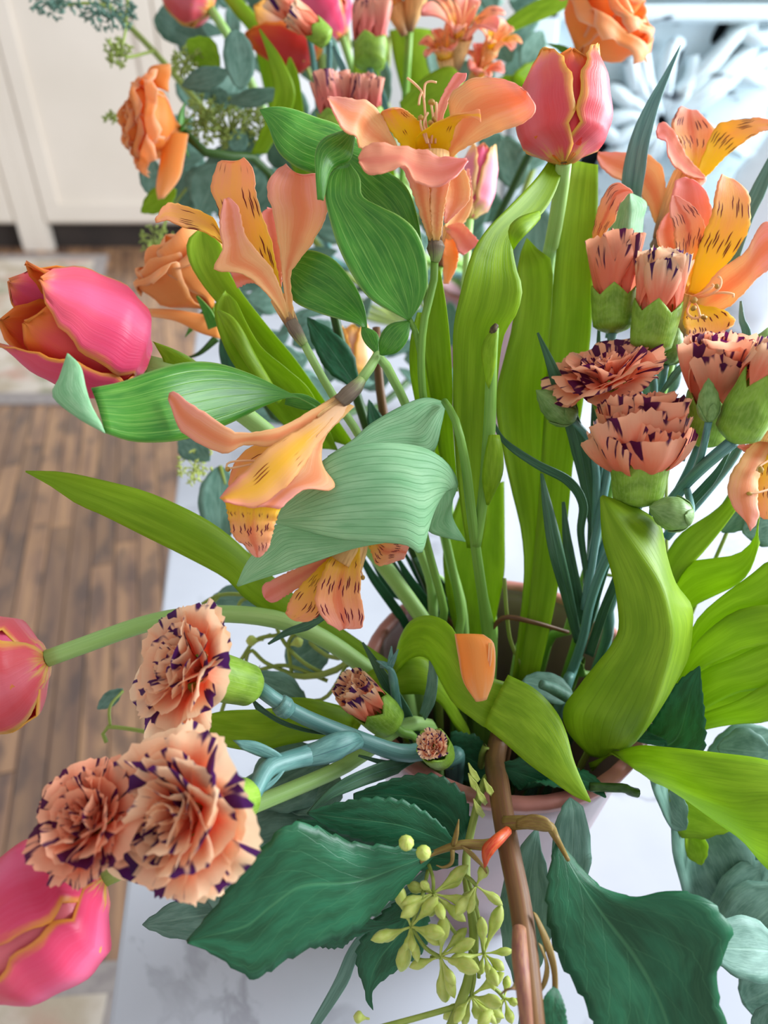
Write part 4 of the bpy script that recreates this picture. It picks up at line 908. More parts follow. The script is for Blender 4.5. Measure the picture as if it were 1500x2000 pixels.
pet(f, [(1335, 580), (1300, 510), (1284, 462), (1294, 430), (1306, 415)], [(1345, 560), (1332, 490), (1320, 440), (1315, 425), (1308, 414)], AO, [35.4, 35.4, 35.4])
stamens(f, [[(1350, 585, 34), (1342, 610, 33.4), (1356, 622, 33), (1374, 616, 33)], [(1355, 582, 34), (1385, 576, 33), (1405, 562, 32.8), (1408, 546, 32.8), (1402, 540, 32.8)], [(1352, 582, 34), (1400, 572, 33), (1430, 574, 32.8), (1432, 581, 32.8)], [(1352, 588, 34), (1362, 600, 33), (1368, 620, 32.8)], [(1352, 580, 34), (1370, 572, 33.2), (1392, 560, 33), (1390, 555, 33)]], 2.6)
for q in ((1352, 592, 33, 7, 6, -12), (1376, 616, 32.8, 6, -2, 8), (1396, 560, 32.8, 5, 8, -2), (1352, 598, 32.8, 6, 6, 8)): anther(f, *q)
stem(a6, [(1316, 692, 37.4, 8), (1290, 780, 38, 8), (1230, 960, 38.8, 8), (1130, 1220, 39.6, 9)], GRN)
a7 = thing('alstroemeria', 'small drooping orange alstroemeria beneath the fat green carnation bud', 'flower', root_in())
f = flower_tube(a7, [(1500, 880, 33, 36), (1512, 845, 33.2, 24), (1520, 815, 33.4, 12)])
pet(f, [(1505, 842), (1470, 868), (1445, 900), (1423, 942), (1430, 986), (1452, 1012)], [(1512, 850), (1484, 920), (1478, 970), (1480, 1012), (1464, 1035)], AO, [33, 32.4, 32.4], cup=.1)
pet(f, [(1500, 845), (1476, 950), (1482, 1000), (1492, 1014)], [(1530, 850), (1530, 930), (1520, 1000), (1502, 1014)], AI, [33, 32.8, 32.8], cup=.1)
pet(f, [(1510, 845), (1480, 866), (1450, 870), (1436, 868)], [(1515, 855), (1490, 880), (1465, 886), (1440, 872)], AOP, [33.2, 33, 33])
stamens(f, [[(1500, 900, 32.4), (1484, 910, 32.2), (1478, 920, 32.2)], [(1505, 955, 32.4), (1480, 962, 32.2), (1460, 964, 32.2)]], 2.4); anther(f, 1480, 920, 32.2, 7, 10, -6); anther(f, 1458, 964, 32.2, 4, 12, 0)
stem(a7, [(1520, 816, 33.4, 7), (1500, 830, 34.4, 7), (1440, 950, 36, 8), (1300, 1150, 38, 8), (1150, 1330, 39.6, 8)], GRN)
a9 = thing('alstroemeria', 'curled orange alstroemeria petals peeking out behind the tall blossom stem', 'flower', root_in())
f = flower_tube(a9, [(880, 450, 39, 20), (868, 480, 39.2, 14), (860, 520, 39.4, 8)])
pet(f, [(876, 440), (900, 436), (920, 455), (937, 474)], [(868, 446), (888, 470), (896, 490), (906, 498)], AOP, [38.6, 38, 38])
pet(f, [(872, 450), (866, 500), (868, 554)], [(890, 455), (894, 508), (876, 554)], RP, [38.8, 38.4, 38.4])
pet(f, [(868, 440), (880, 425), (905, 380), (912, 330)], [(872, 450), (900, 440), (922, 400), (916, 330)], AO, [39, 39.4, 39.8])
stem(a9, [(860, 518, 39.4, 6), (852, 600, 39.4, 6), (860, 800, 40.6, 7), (896, 1100, 42.2, 8)], GRN)
for lab, c_, b_, sz, sd, ms in (('blurred peach alstroemeria near the top between carnation and orange blossoms', (815, -20, 53), (800, 60, 55), 85, 2, (AO, AI)),
                       ('burnt orange alstroemeria cluster standing behind the open blossom', (900, 70, 51), (890, 140, 53), 80, 1, (AOP, AIR))):
    t = thing('alstroemeria', lab, 'flower', root_in(2)); alstro_gen(t, c_, b_, sz, sd, ms)
    if sd == 1: alstro_gen(t, (870, 110, 52), (880, 180, 54), 60, 4, (AIR, AIR)); alstro_gen(t, (960, 90, 52), (930, 150, 54), 55, 7, (AO, AI)); alstro_gen(t, (935, 140, 53), (910, 190, 55), 50, 9, (AOP, AIR))
    if sd == 2: alstro_gen(t, (770, 10, 54), (790, 70, 55), 70, 5, (AO, AIR))
    stem(t, [(b_[0], b_[1], b_[2], 7), (b_[0] - 10, 260, 58 + sd, 7), (800 + 60 * (sd == 1), 480, 66 + 2 * sd, 8)], GRN, 2)
# ================================================================ CARNATIONS
c1 = thing('spray_carnation', 'upright spray of salmon and purple flecked carnations beside the tall tulip leaves', 'flower', root_in())
carnation_head(c1, (1200, 815, 34.6), (1186, 738, 33.6), 112, OPEN, CP, 36, 3, squash=.8)
carnation_head(c1, (1244, 988, 32), (1250, 902, 31.6), 120, BALL, CP, 50, 1, cr1=1.1)
carnation_head(c1, (1268, 690, 34), (1284, 600, 33.6), 116, HALF, CPB, 42, 2, cr1=1.08)
carnation_head(c1, (1196, 650, 35.4), (1200, 570, 35.2), 112, HALF, CP, 40, 4, cr1=1.08)
bud(c1, (1120, 822, 34.6), (1047, 762, 34), 30); bud(c1, (1300, 712, 35.4), (1325, 640, 35.2), 28)
stem(c1, [(1244, 985, 32, 12), (1215, 1040, 33, 10), (1180, 1100, 34.4, 10), (1152, 1180, 36, 11), (1138, 1250, 37.6, 12), (1110, 1330, 39, 12)], CALB)
for pts in ([(1200, 814, 34.6, 10), (1190, 900, 36, 9), (1172, 1000, 36.4, 9), (1152, 1120, 37, 9), (1142, 1190, 37.4, 9)], [(1268, 688, 34, 9), (1276, 780, 35.4, 8), (1250, 880, 36.4, 8), (1200, 1010, 37, 8), (1156, 1130, 37.4, 8)],
            [(1196, 648, 35.4, 9), (1190, 730, 36.4, 8), (1178, 850, 37, 8), (1165, 1000, 37.4, 8), (1146, 1140, 37.8, 8)], [(1120, 822, 34.6, 7), (1150, 860, 35.4, 7), (1165, 930, 36, 8), (1162, 1040, 37, 8)], [(1300, 712, 35.4, 7), (1290, 760, 36, 7), (1260, 850, 37, 7), (1200, 990, 37.6, 7)]):
    tube(c1, pts, CALB, name='stem')
strip(c1, [(962, 820, 33.4, 2), (985, 862, 33.2, 8), (1045, 905, 33.4, 10), (1110, 940, 34.4, 11), (1138, 985, 35.4, 10), (1134, 1040, 36.4, 8), (1144, 1120, 37, 6), (1146, 1180, 37.2, 5)], CARL, 35)
strip(c1, [(1050, 650, 34, 2), (1075, 710, 34, 12), (1100, 780, 34.8, 16), (1125, 850, 35.4, 18), (1145, 940, 36.4, 13), (1158, 1040, 37, 8), (1152, 1120, 37.2, 6)], CARL, 20)
leaf(c1, [(1055, 925), (1060, 1000), (1072, 1080), (1098, 1170), (1122, 1255)], [(1060, 925), (1082, 1000), (1102, 1080), (1124, 1180), (1140, 1260)], CARL, d=[35.6, 35.2, 35.4, 37, 38.6], cup=.1, n=20, m=6)
strip(c1, [(1170, 640, 36.6, 3), (1165, 760, 36.6, 9), (1160, 900, 37, 11), (1155, 1050, 37.6, 9), (1146, 1150, 37.6, 6)], CARL, 30)
strip(c1, [(1200, 1010, 34.6, 2), (1190, 1080, 34.8, 8), (1165, 1160, 36, 10), (1145, 1230, 37.6, 9)], CARL, 30)
strip(c1, [(1232, 1020, 35, 2), (1215, 1100, 35.4, 8), (1180, 1190, 36.6, 9), (1150, 1280, 38, 9)], CARL, 10)
strip(c1, [(1100, 980, 36.4, 3), (1108, 1060, 36.4, 10), (1122, 1140, 37, 12), (1135, 1220, 38.4, 9)], CARL, 10)
strip(c1, [(1329, 88, 36.2, 1), (1305, 140, 36.2, 8), (1272, 210, 36.2, 17), (1248, 280, 36.3, 22), (1236, 350, 36.7, 18), (1230, 400, 37.2, 14), (1212, 520, 37.6, 10), (1190, 660, 37, 8)], CALB, 10)
tube(c1, [(1262, 930, 31.4, 3), (1272, 1000, 31.8, 4), (1245, 1060, 33, 4)], CALB, name='stem', seg=6)

c2 = thing('spray_carnation', 'spray carnation with one half open head and fat green buds beside the large orange alstroemeria', 'flower', root_in())
carnation_head(c2, (1368, 868, 32.8), (1394, 772, 31.6), 138, [(8, 38, 4, .95), (8, 26, 2, 1.0), (8, 16, 2, 1.02), (7, 7, 4, 1.0)], CP, 46, 5)
carnation_head(c2, (1432, 862, 29.8), (1490, 745, 28.8), 84, HALF, CPB, 48, 6, cr1=.86)
bud(c2, (1470, 790, 33.6), (1500, 640, 33.6), 52)
bud(c2, (1384, 824, 29.4), (1384, 738, 29.2), 21, label='slim blue green bud'); bud(c2, (1345, 1012, 31), (1268, 990, 30.4), 34)
for pts in ([(1432, 862, 29.8, 13), (1380, 905, 31.4, 12), (1330, 955, 33.8, 13), (1290, 1010, 35, 12), (1240, 1080, 36.4, 11), (1190, 1180, 37.8, 10)],):
    stem(c2, pts, CALB)
for pts in ([(1384, 824, 29.4, 7), (1372, 880, 31, 7), (1355, 930, 33.2, 7)], [(1368, 866, 32.8, 9), (1340, 930, 34.6, 9), (1290, 1020, 36, 9), (1220, 1140, 37.4, 9)], [(1345, 1012, 31, 7), (1350, 990, 32, 7), (1340, 950, 33.6, 7)], [(1470, 790, 33.6, 9), (1440, 880, 34.4, 9), (1380, 960, 35.2, 9), (1300, 1050, 36.4, 9)]):
    tube(c2, pts, CALB, name='stem')
strip(c2, [(1425, 880, 32.4, 2), (1395, 930, 32.8, 9), (1350, 980, 33.8, 10), (1300, 1030, 35.2, 8)], CARL, 20)
strip(c2, [(1540, 240, 36.4, 2), (1500, 330, 36.4, 14), (1478, 380, 36.4, 15), (1450, 440, 36.6, 13), (1400, 600, 37, 9), (1330, 900, 36.4, 7)], EUC, 0)
strip(c2, [(1447, 588, 34.8, 2), (1449, 625, 34.8, 9), (1458, 660, 35, 13), (1440, 760, 35.6, 11), (1390, 870, 35.4, 7)], CALB, 0)
strip(c2, [(1290, 770, 35.6, 3), (1320, 730, 35.4, 8), (1345, 700, 35.4, 4)], CARL, 20)

c3 = thing('spray_carnation', 'spray of three ruffled carnations on blue green stems reaching out left over the marble', 'flower', root_in())
FULL = [(6, 44, 110, 1.0), (6, 36, 84, .98), (6, 27, 60, .93), (5, 17, 38, .86), (5, 6, 18, .78)]
carnation_head(c3, (506, 1344, 31.2), (372, 1306, 28.9), 132, FULL, CPB, 46, 8, squash=.9)
carnation_head(c3, (496, 1555, 28), (368, 1588, 25.0), 168, FULL, CPB, 46, 9, squash=.95)
carnation_head(c3, (268, 1640, 27), (188, 1602, 25.2), 120, FULL, CP, 36, 10)
carnation_head(c3, (768, 1416, 34.6), (722, 1376, 33.8), 78, HALF, CPB, 38, 11, cr1=1.0)
carnation_head(c3, (862, 1478, 33.6), (846, 1456, 32), 54, [(7, 24, 70, .55), (7, 14, 52, .5), (6, 8, 34, .45), (4, 3, 20, .4)], CPB, 32, 12, cr1=1.0)
stem(c3, [(506, 1344, 31, 15), (560, 1385, 31.4, 16), (620, 1412, 32, 17), (680, 1436, 32.6, 19), (705, 1444, 32.8, 22), (730, 1455, 33, 17), (800, 1480, 34, 16), (880, 1500, 35.6, 14)], CALB, seg=14)
tube(c3, [(492, 1558, 27.6, 16), (520, 1505, 28.8, 18), (555, 1488, 29.6, 20), (640, 1465, 31.4, 24), (700, 1446, 32.6, 16)], CALB, name='stem', seg=14)
tube(c3, [(262, 1640, 26.8, 12), (380, 1600, 28, 12), (470, 1540, 29.2, 13), (540, 1496, 29.8, 13)], CALB, name='stem')
tube(c3, [(545, 1372, 31.2, 19), (556, 1382, 31.3, 22), (566, 1390, 31.4, 17)], CALB, name='node_sheath', seg=14)
tube(c3, [(768, 1416, 34.6, 10), (800, 1450, 35.4, 9), (840, 1480, 36.4, 9), (890, 1505, 37.6, 9)], GRN); tube(c3, [(856, 1475, 33, 8), (870, 1490, 34.6, 8), (900, 1500, 36.4, 8)], GRN, name='stem')
leaf(c3, [(555, 1490), (600, 1458), (650, 1432), (690, 1428), (706, 1440)], [(552, 1496), (610, 1496), (660, 1485), (690, 1462), (706, 1448)], CALB, d=[30, 30.6, 31.2, 32.2], cup=.3, n=16, m=8, label='blue green clasping leaf')
leaf(c3, [(490, 1362), (540, 1400), (590, 1420), (640, 1432)], [(500, 1385), (550, 1415), (600, 1430), (640, 1436)], CARL, d=[31.4, 32, 32.6], cup=-.1, n=14, m=6)
leaf(c3, [(455, 1446), (500, 1448), (545, 1470), (556, 1486)], [(470, 1462), (500, 1475), (530, 1485), (552, 1494)], CALB, d=[28.6, 29, 29.6], n=12, m=6)
leaf(c3, [(498, 1540), (520, 1530), (545, 1510), (556, 1490)], [(496, 1555), (525, 1540), (552, 1512), (560, 1492)], CALB, d=[28.4, 28.8, 29.6], n=12, m=6)
strip(c3, [(708, 1255, 34.6, 2), (735, 1300, 34.8, 12), (775, 1370, 35.4, 17), (810, 1440, 36.4, 14), (840, 1490, 37.6, 9)], CARL, 25)
strip(c3, [(838, 1270, 34.6, 2), (845, 1310, 34.4, 12), (840, 1360, 34.6, 14), (825, 1400, 35.4, 9)], EUC, 35)
strip(c3, [(600, 1590, 31.4, 2), (650, 1548, 31.6, 14), (720, 1515, 32.4, 17), (790, 1495, 34, 12), (860, 1500, 35.6, 7)], CARL, 15)
strip(c3, [(524, 1258, 34.2, 2), (560, 1236, 33.9, 8), (600, 1222, 33.9, 11), (640, 1200, 34, 7), (668, 1180, 34.6, 3)], CARL, 40)
strip(c3, [(700, 1476, 33.2, 2), (760, 1492, 33.6, 8), (830, 1500, 35.6, 8)], CARL, 20)
tube(c3, [(742, 1300, 34.2, 4), (762, 1300, 34.2, 9), (770, 1340, 34.6, 9), (780, 1400, 35.2, 8), (800, 1450, 36, 8)], CALB, name='stem')
for bx_, by_ in ((735, 1290), (765, 1262), (778, 1268)): strip(c3, [(762, 1302, 34.2, 6), ((762 + bx_) / 2, (1302 + by_) / 2, 34, 5), (bx_, by_, 34, 1)], CALB, 10, name='bract')

for lab, hs in (('pale carnation bud pair opening in front of the glossy pink tulip', [((643, 80, 48), (612, 55, 47.6), 58, 21, HALF, CPB), ((600, 56, 49.4), (572, 24, 49), 52, 21, HALF, CPB)]),
                ('upright deep salmon carnation head high among tulip leaves', [((722, 132, 53), (724, 86, 53), 82, 32, HALF, CPR)]),
                ('pair of dusky red carnations touching just behind the open peach blossom', [((655, 255, 47.2), (650, 218, 46.8), 72, 30, HALF, CPR), ((716, 250, 47.2), (716, 214, 46.8), 64, 32, HALF, CPR)])):
    jx, jd = {'pale': (640, 56.5), 'upri': (756, 61), 'pair': (708, 58.5)}[lab[:4]]
    t = thing('spray_carnation', lab, 'flower', root_in(2))
    for i, (b_, m_, r_, cr_, st, mt) in enumerate(hs):
        carnation_head(t, b_, m_, r_, st, mt, cr_, 20 + i + len(lab) % 5)
        tube(t, [(b_[0], b_[1], b_[2], 6), (b_[0] + (jx - b_[0]) * .35, b_[1] + 80, b_[2] + 3, 6), (jx, 400, jd, 6)], CALB)
    stem(t, [(jx, 396, jd - .2, 7), (jx + 30, 520, jd + 6, 7)], CALB, 2)
    strip(t, [(hs[0][0][0] + 8, hs[0][0][1] + 10, hs[0][0][2], 4), (hs[0][0][0] + 30, hs[0][0][1] + 90, hs[0][0][2] + 2.4, 12), (jx - 6, 330, jd - 2, 9)], CALB, 20)

# ================================================================ ROSES
def rose(lab, c, tip, wpx, mat, sp, roll=0, which=2, layers=None):
    t = thing('rose', lab, 'rose', root_in(which)); rose_head(t, c, tip, wpx, mat, roll, layers); stem(t, sp, GRND, which)
    for k in range(4):
        A = P(*sp[0][:3]); an = k * 1.57
        M = frame(P(*tip) - P(*c)); L_ = wpx * .4 * c[2] / 100 / F
        q = [W(c), W(c) + M @ Vector((L_ * .6 * math.cos(an), L_ * .6 * math.sin(an), -.002)), W(c) + M @ Vector((L_ * math.cos(an), L_ * math.sin(an), -L_ * .25))]
        v_, f_, u_ = tube_mesh(q, [L_ * .16, L_ * .13, L_ * .01], 6, 6, .3); mk('sepal', v_, f_, ALS, t, u_)
    return t
r = rose('orange garden rose facing the cream cabinet, one long petal hanging', (352, 252, 50), (255, 235, 48.5), 138, RP, [(358, 258, 50, 9), (385, 290, 50.4, 9), (430, 306, 51, 8), (520, 330, 54, 8), (640, 560, 62, 8)], 10)
leaf(r, [(318, 272), (312, 320), (305, 365), (309, 390)], [(368, 262), (360, 310), (350, 350), (320, 388)], RP, d=[49, 48.6, 48.6], cup=.2, name='petal', n=14, m=8)
leaf(r, [(300, 170), (288, 150), (295, 130), (330, 125)], [(330, 180), (330, 160), (334, 145), (333, 126)], RP, d=[49, 48.8, 48.8], cup=.2, name='petal', n=12, m=6)
r = rose('full orange rose directly behind the leaning pink tulip', (412, 606, 42), (335, 485, 40.5), 178, RPD, [(420, 628, 42, 9), (470, 700, 43, 9), (560, 830, 46, 9), (700, 800, 55, 9), (770, 770, 63, 9)], 35,
         layers=[(4, 1.0, 1.0, 1.05, .3), (5, .9, 1.25, .8, .1), (4, .66, 1.3, .5, .05), (3, .4, 1.3, .3, 0)])
leaf(r, [(428, 620), (385, 612), (340, 605), (290, 603)], [(430, 662), (390, 650), (345, 628), (292, 618)], RPD, d=[41.6, 41, 40.8], cup=.15, name='petal', n=14, m=8)
strip(r, [(384, 578, 40, 2), (402, 605, 40.2, 9), (418, 640, 40.8, 12)], ALS, 10, name='sepal')
strip(r, [(362, 700, 43, 1), (390, 690, 43, 5), (424, 660, 43, 8)], GRND, 20, name='sepal')
leaf(r, [(430, 655), (428, 690), (440, 730), (470, 760)], [(455, 660), (470, 700), (480, 740), (490, 770)], ROSEL, d=[42.4, 42.6, 44], n=12, m=6)
r = rose('bright orange rose behind the upright coral tulip near the carved panel', (1128, 116, 49), (1190, 30, 47), 172, RP, [(1126, 120, 49, 9), (1090, 200, 50, 9), (1020, 330, 55, 9), (940, 520, 64, 9)], 60)

# the woody rose stem in front with its serrated leaves
rs = thing('rose_branch', 'thorny brown rose stem with big dark serrated leaves hanging over the pot front', 'branch', root_in())
stem(rs, [(1052, 2120, 24.6, 24), (1042, 2015, 25.4, 25), (1036, 1950, 25.9, 24), (1030, 1880, 26.8, 24), (1022, 1800, 27.8, 25), (1012, 1740, 28.6, 24), (1000, 1685, 29.4, 24), (990, 1645, 30, 24), (986, 1605, 31, 22), (975, 1560, 32.4, 20), (965, 1500, 34.6, 17), (975, 1440, 37, 14)], BARK, seg=14, n=60)
tube(rs, [(1030, 2015, 24.9, 13), (1022, 1930, 25.4, 15), (1016, 1870, 26.2, 17), (1014, 1815, 27.2, 14)], BARKR, name='bark_sheath', seg=14, label='reddish green bark')
def rl(L, R, mat, d, dr=None, **k):
    k.setdefault('cup', .06); k.setdefault('n', 64); k.setdefault('m', 12)
    return leaf(rs, L, R, mat, d=d, dr=dr, serr=.0016, sk=13, wave=.012, wk=2, fold=.05, **k)
rl([(852, 1662), (780, 1655), (700, 1650), (650, 1632), (600, 1612), (560, 1614), (530, 1640), (480, 1692), (430, 1762), (364, 1838)], [(852, 1668), (800, 1720), (735, 1782), (680, 1820), (600, 1850), (545, 1880), (498, 1908), (450, 1882), (415, 1860), (366, 1842)], ROSEL, [30, 28.6, 27.4, 27, 26.6], [30, 28.4, 27.2, 26.6, 26.4])
rl([(892, 1652), (862, 1612), (802, 1572), (740, 1560), (662, 1569), (600, 1586)], [(892, 1656), (850, 1660), (792, 1654), (720, 1646), (652, 1622), (600, 1589)], ROSEL, [31, 30.6, 30.2, 30])
rl([(908, 1640), (916, 1600), (902, 1550), (850, 1516), (780, 1520), (690, 1550)], [(905, 1648), (870, 1644), (820, 1615), (770, 1590), (730, 1575), (690, 1560)], ROSEL, [32.4, 32.2, 32, 32])
rl([(822, 1730), (750, 1782), (706, 1840), (699, 1885), (712, 1930), (716, 1955), (728, 1972)], [(830, 1735), (836, 1800), (826, 1850), (795, 1878), (758, 1905), (728, 1935), (729, 1973)], ROSEL, [32, 31.9, 31.8, 31.8])
rl([(1086, 1640), (1074, 1700), (1071, 1780), (1090, 1862), (1132, 1932), (1156, 1980), (1180, 2060), (1300, 2160)], [(1088, 1638), (1130, 1690), (1172, 1732), (1240, 1752), (1300, 1741), (1370, 1754), (1424, 1815), (1402, 1885), (1398, 1940), (1410, 2030), (1302, 2160)], ROSEL, [29.6, 28, 27, 26.4], [29.6, 28.6, 27.6, 27, 26.6], cup=.03, M=[(1087, 1640), (1120, 1700), (1180, 1790), (1240, 1870), (1290, 1960), (1310, 2040), (1301, 2160)], dm=[29.6, 28.6, 27.8, 27.2, 27])
rl([(1082, 1925), (1062, 1955), (1055, 2030)], [(1086, 1925), (1100, 1960), (1112, 2030)], ROSEL, [26.4, 26, 25.6], n=24)
rl([(980, 1490), (1050, 1478), (1120, 1500), (1160, 1540), (1172, 1596)], [(985, 1510), (1030, 1560), (1080, 1574), (1130, 1572), (1170, 1598)], ROSEL, [34.6, 34, 33.6])
rl([(1215, 1480), (1270, 1420), (1320, 1340), (1366, 1300)], [(1230, 1500), (1310, 1490), (1372, 1466), (1368, 1304)], ROSEL, [36.2, 34.8, 33.8])
rl([(640, 1700), (680, 1770), (740, 1800), (790, 1790)], [(620, 1842), (660, 1850), (700, 1826), (780, 1800)], ROSEL, [31, 31, 31], n=30)
rl([(880, 1430), (930, 1440), (960, 1480), (975, 1530)], [(875, 1500), (900, 1520), (940, 1530), (970, 1540)], ROSEL, [36.6, 36.6, 36.6], n=30)
rl([(895, 1668), (820, 1640), (700, 1615), (580, 1600)], [(895, 1690), (820, 1700), (700, 1690), (580, 1640)], ROSEL, [31.8, 31.6, 31.4], n=30)
tube(rs, [(990, 1640, 30, 12), (950, 1650, 29.8, 11), (900, 1650, 29.8, 9), (850, 1665, 30, 6), (820, 1684, 29.6, 4)], BRACT, name='leaf_stalk', seg=8)
tube(rs, [(988, 1608, 30.6, 15), (1030, 1606, 30, 14), (1070, 1612, 29.6, 11), (1086, 1636, 29.6, 6), (1110, 1680, 28.6, 4)], BRACT, name='leaf_stalk', seg=8)
leaf(rs, [(1010, 1600), (1040, 1590), (1070, 1598), (1080, 1618)], [(1008, 1616), (1040, 1620), (1065, 1624), (1080, 1622)], BRACT, d=[30, 29.4, 29.4], n=12, m=5, name='stipule')
leaf(rs, [(1012, 1815), (1000, 1870), (1004, 1920), (978, 1942)], [(1024, 1815), (1014, 1880), (1014, 1930), (1000, 1930)], BRACT, d=[27.2, 26.2, 25.8], n=14, m=5, name='stipule')
leaf(rs, [(1040, 1780), (1060, 1840), (1078, 1900), (1078, 1960)], [(1050, 1790), (1075, 1840), (1088, 1890), (1090, 1950)], BRACT, d=[27.6, 26.8, 26.2], n=14, m=5, name='stipule')
leaf(rs, [(1050, 1840), (1064, 1880), (1058, 1920), (1050, 1945)], [(1060, 1850), (1072, 1890), (1068, 1920), (1054, 1942)], BRACT, d=[27, 26.6, 26.4], n=12, m=5, name='stipule')
leaf(rs, [(900, 1650), (925, 1665), (945, 1690), (952, 1705)], [(905, 1658), (925, 1678), (940, 1692), (950, 1706)], BRACT, d=[29.6, 29.4, 29.4], n=10, m=5, name='stipule')
tube(rs, [(992, 1622, 29.6, 9), (970, 1642, 29, 12), (952, 1662, 28.8, 13), (947, 1694, 28.8, 2)], THORN, name='thorn', seg=8)
tube(rs, [(886, 1650, 29.8, 6), (892, 1625, 29.6, 5), (896, 1600, 29.6, 1)], BRACT, name='thorn', seg=6); tube(rs, [(884, 1660, 29.6, 5), (882, 1685, 29.4, 4), (866, 1694, 29.4, 3), (852, 1690, 29.4, 1)], BRACT, name='thorn', seg=6)
tube(rs, [(1150, 1545, 33, 9), (1200, 1548, 33, 9), (1246, 1549, 33, 9)], GRND, name='cut_twig', seg=8)
for x, y in ((915, 1520), (930, 1545), (945, 1530), (925, 1570), (915, 1500)): strip(rs, [(x + 20, y + 25, 32, 4), (x + 8, y + 8, 31.6, 7), (x, y - 10, 31.6, 1)], SEEDM, 10, name='shoot')

# ================================================================ EUCALYPTUS
ef = thing('seeded_eucalyptus', 'sprig of pale green seeded eucalyptus pods hanging before the rose coloured pot', 'greenery', root_in())
stem(ef, [(870, 2030, 29, 10), (900, 1960, 29.4, 10), (925, 1890, 29.8, 9), (838 + 90, 1800, 30.2, 8), (910, 1730, 30.8, 8), (905, 1680, 31.6, 8), (930, 1600, 33.4, 8), (960, 1500, 36.4, 8)], TWIG)
nodes = {'a': (803, 1810, 29.6), 'b': (846, 1745, 29.8), 'c': (860, 1868, 29.6), 'd': (945, 1862, 29.8), 'e': (920, 1945, 29.6), 'f': (985, 1950, 29.8), 'g': (930, 1730, 30)}
for p, q in (('a', (836, 1700, 30.6)), ('b', (838, 1690, 30.6)), ('c', (842, 1870, 29.8)), ('d', (915, 1715, 30.4)), ('e', (925, 1880, 29.8)), ('f', (950, 1920, 29.8)), ('g', (900, 1705, 30.6))):
    n_ = nodes[p]; tube(ef, [(*q, 4), ((q[0] + n_[0]) / 2 + 4, (q[1] + n_[1]) / 2, n_[2], 4), (*n_, 4)], TWIG, name='twig', seg=6)
tube(ef, [(803, 1810, 29.6, 4), (830, 1850, 29.6, 4), (860, 1870, 29.6, 4)], TWIG, name='twig', seg=6); tube(ef, [(910, 1960, 29.6, 6), (860, 1975, 29.2, 6), (735, 2010, 28.8, 7)], TWIG, name='twig', seg=6)
tube(ef, [(846, 1745, 29.8, 4), (880, 1810, 29.8, 4), (930, 1870, 29.8, 4), (935, 1910, 29.7, 4)], TWIG, name='twig', seg=6)
S = [('a', 724, 1836), ('a', 771, 1720), ('a', 782, 1898), ('a', 816, 1880), ('a', 790, 1775), ('a', 855, 1752), ('a', 864, 1845), ('b', 904, 1715), ('b', 822, 1722), ('b', 795, 1728), ('b', 862, 1785), ('b', 922, 1765), ('b', 915, 1690), ('b', 910, 1800), ('b', 840, 1790),
     ('c', 928, 1836), ('c', 914, 1882), ('c', 870, 1958), ('c', 888, 1950), ('c', 912, 1812), ('c', 868, 1790), ('d', 1003, 1857), ('d', 948, 1830), ('d', 940, 1790), ('d', 980, 1766), ('d', 985, 1895), ('d', 935, 1905), ('e', 866, 1990), ('e', 985, 1900), ('e', 940, 1990), ('e', 970, 2000), ('e', 905, 2005),
     ('f', 992, 1905), ('f', 1000, 2000), ('f', 960, 1998), ('f', 1010, 1960), ('g', 982, 1768), ('g', 905, 1770), ('g', 950, 1690), ('g', 920, 1780)]
for k, (p, x, y) in enumerate(S): n_ = nodes[p]; seed(ef, n_, (x, y, n_[2] + ((k * 7) % 5 - 2) * .3), .68 if math.hypot(x - n_[0], y - n_[1]) > 55 else 1.05)
rg = random.Random(11)
for k in range(26):
    n_ = nodes['abcdefg'[k % 7]]; an = rg.uniform(0, 6.28); ln = rg.uniform(45, 85)
    seed(ef, n_, (n_[0] + ln * math.cos(an), n_[1] + abs(ln * math.sin(an)) * .8 + 10, n_[2] + rg.uniform(-1.4, .2)), .75)
for b_, t_ in (((790, 1660, 29), (795, 1640, 28.4)), ((830, 1678, 29), (826, 1660, 28.4)), ((722, 1990, 28.8), (690, 1985, 28.8))): seed(ef, b_, t_, 1.7)
ovate(ef, (1045, 1640, 32.6), (1015, 1940, 32), 110, EUC, 15, OV, .04); ovate(ef, (1105, 1590, 33.4), (1120, 1760, 32.6), 80, EUC, -10)
strip(ef, [(900, 1640, 33.6, 4), (790, 1745, 33.4, 7), (700, 1845, 33, 10), (665, 1920, 33, 13), (610, 2010, 33, 8)], EUC, 0); strip(ef, [(985, 1680, 32.4, 3), (1015, 1790, 31.4, 4), (1030, 1865, 31, 6), (1035, 1930, 31, 14), (1028, 2015, 31, 17)], EUC, 0)

el = thing('seeded_eucalyptus', 'loose twiggy eucalyptus sprig with round grey leaves under the long arched tulip stem', 'greenery', root_in())
stem(el, [(560, 1318, 40, 6), (640, 1335, 40, 7), (700, 1345, 40.4, 7), (780, 1380, 40.6, 7)], TWIG)
tw = [[(700, 1340, 40.2), (600, 1300, 40), (545, 1240, 40), (530, 1180, 40), (500, 1165, 40), (430, 1160, 40), (395, 1180, 40)], [(640, 1330, 40), (560, 1300, 40), (500, 1310, 40)], [(690, 1350, 40), (630, 1370, 39.6), (580, 1365, 39.6)], [(580, 1320, 40), (520, 1295, 40), (490, 1270, 40), (480, 1300, 40), (492, 1330, 40)],
      [(570, 1320, 40), (565, 1250, 40), (600, 1230, 40)], [(545, 1240, 40), (500, 1250, 40), (470, 1290, 40)], [(530, 1240, 40), (500, 1250, 40)], [(430, 1160, 40), (400, 1200, 40), (390, 1260, 40)], [(500, 1165, 40), (470, 1175, 40), (462, 1210, 40)], [(480, 1340, 39), (440, 1370, 39), (400, 1440, 38.6), (215, 1420, 38.6), (208, 1450, 38.6)], [(600, 1380, 39.6), (590, 1350, 39.6)]]
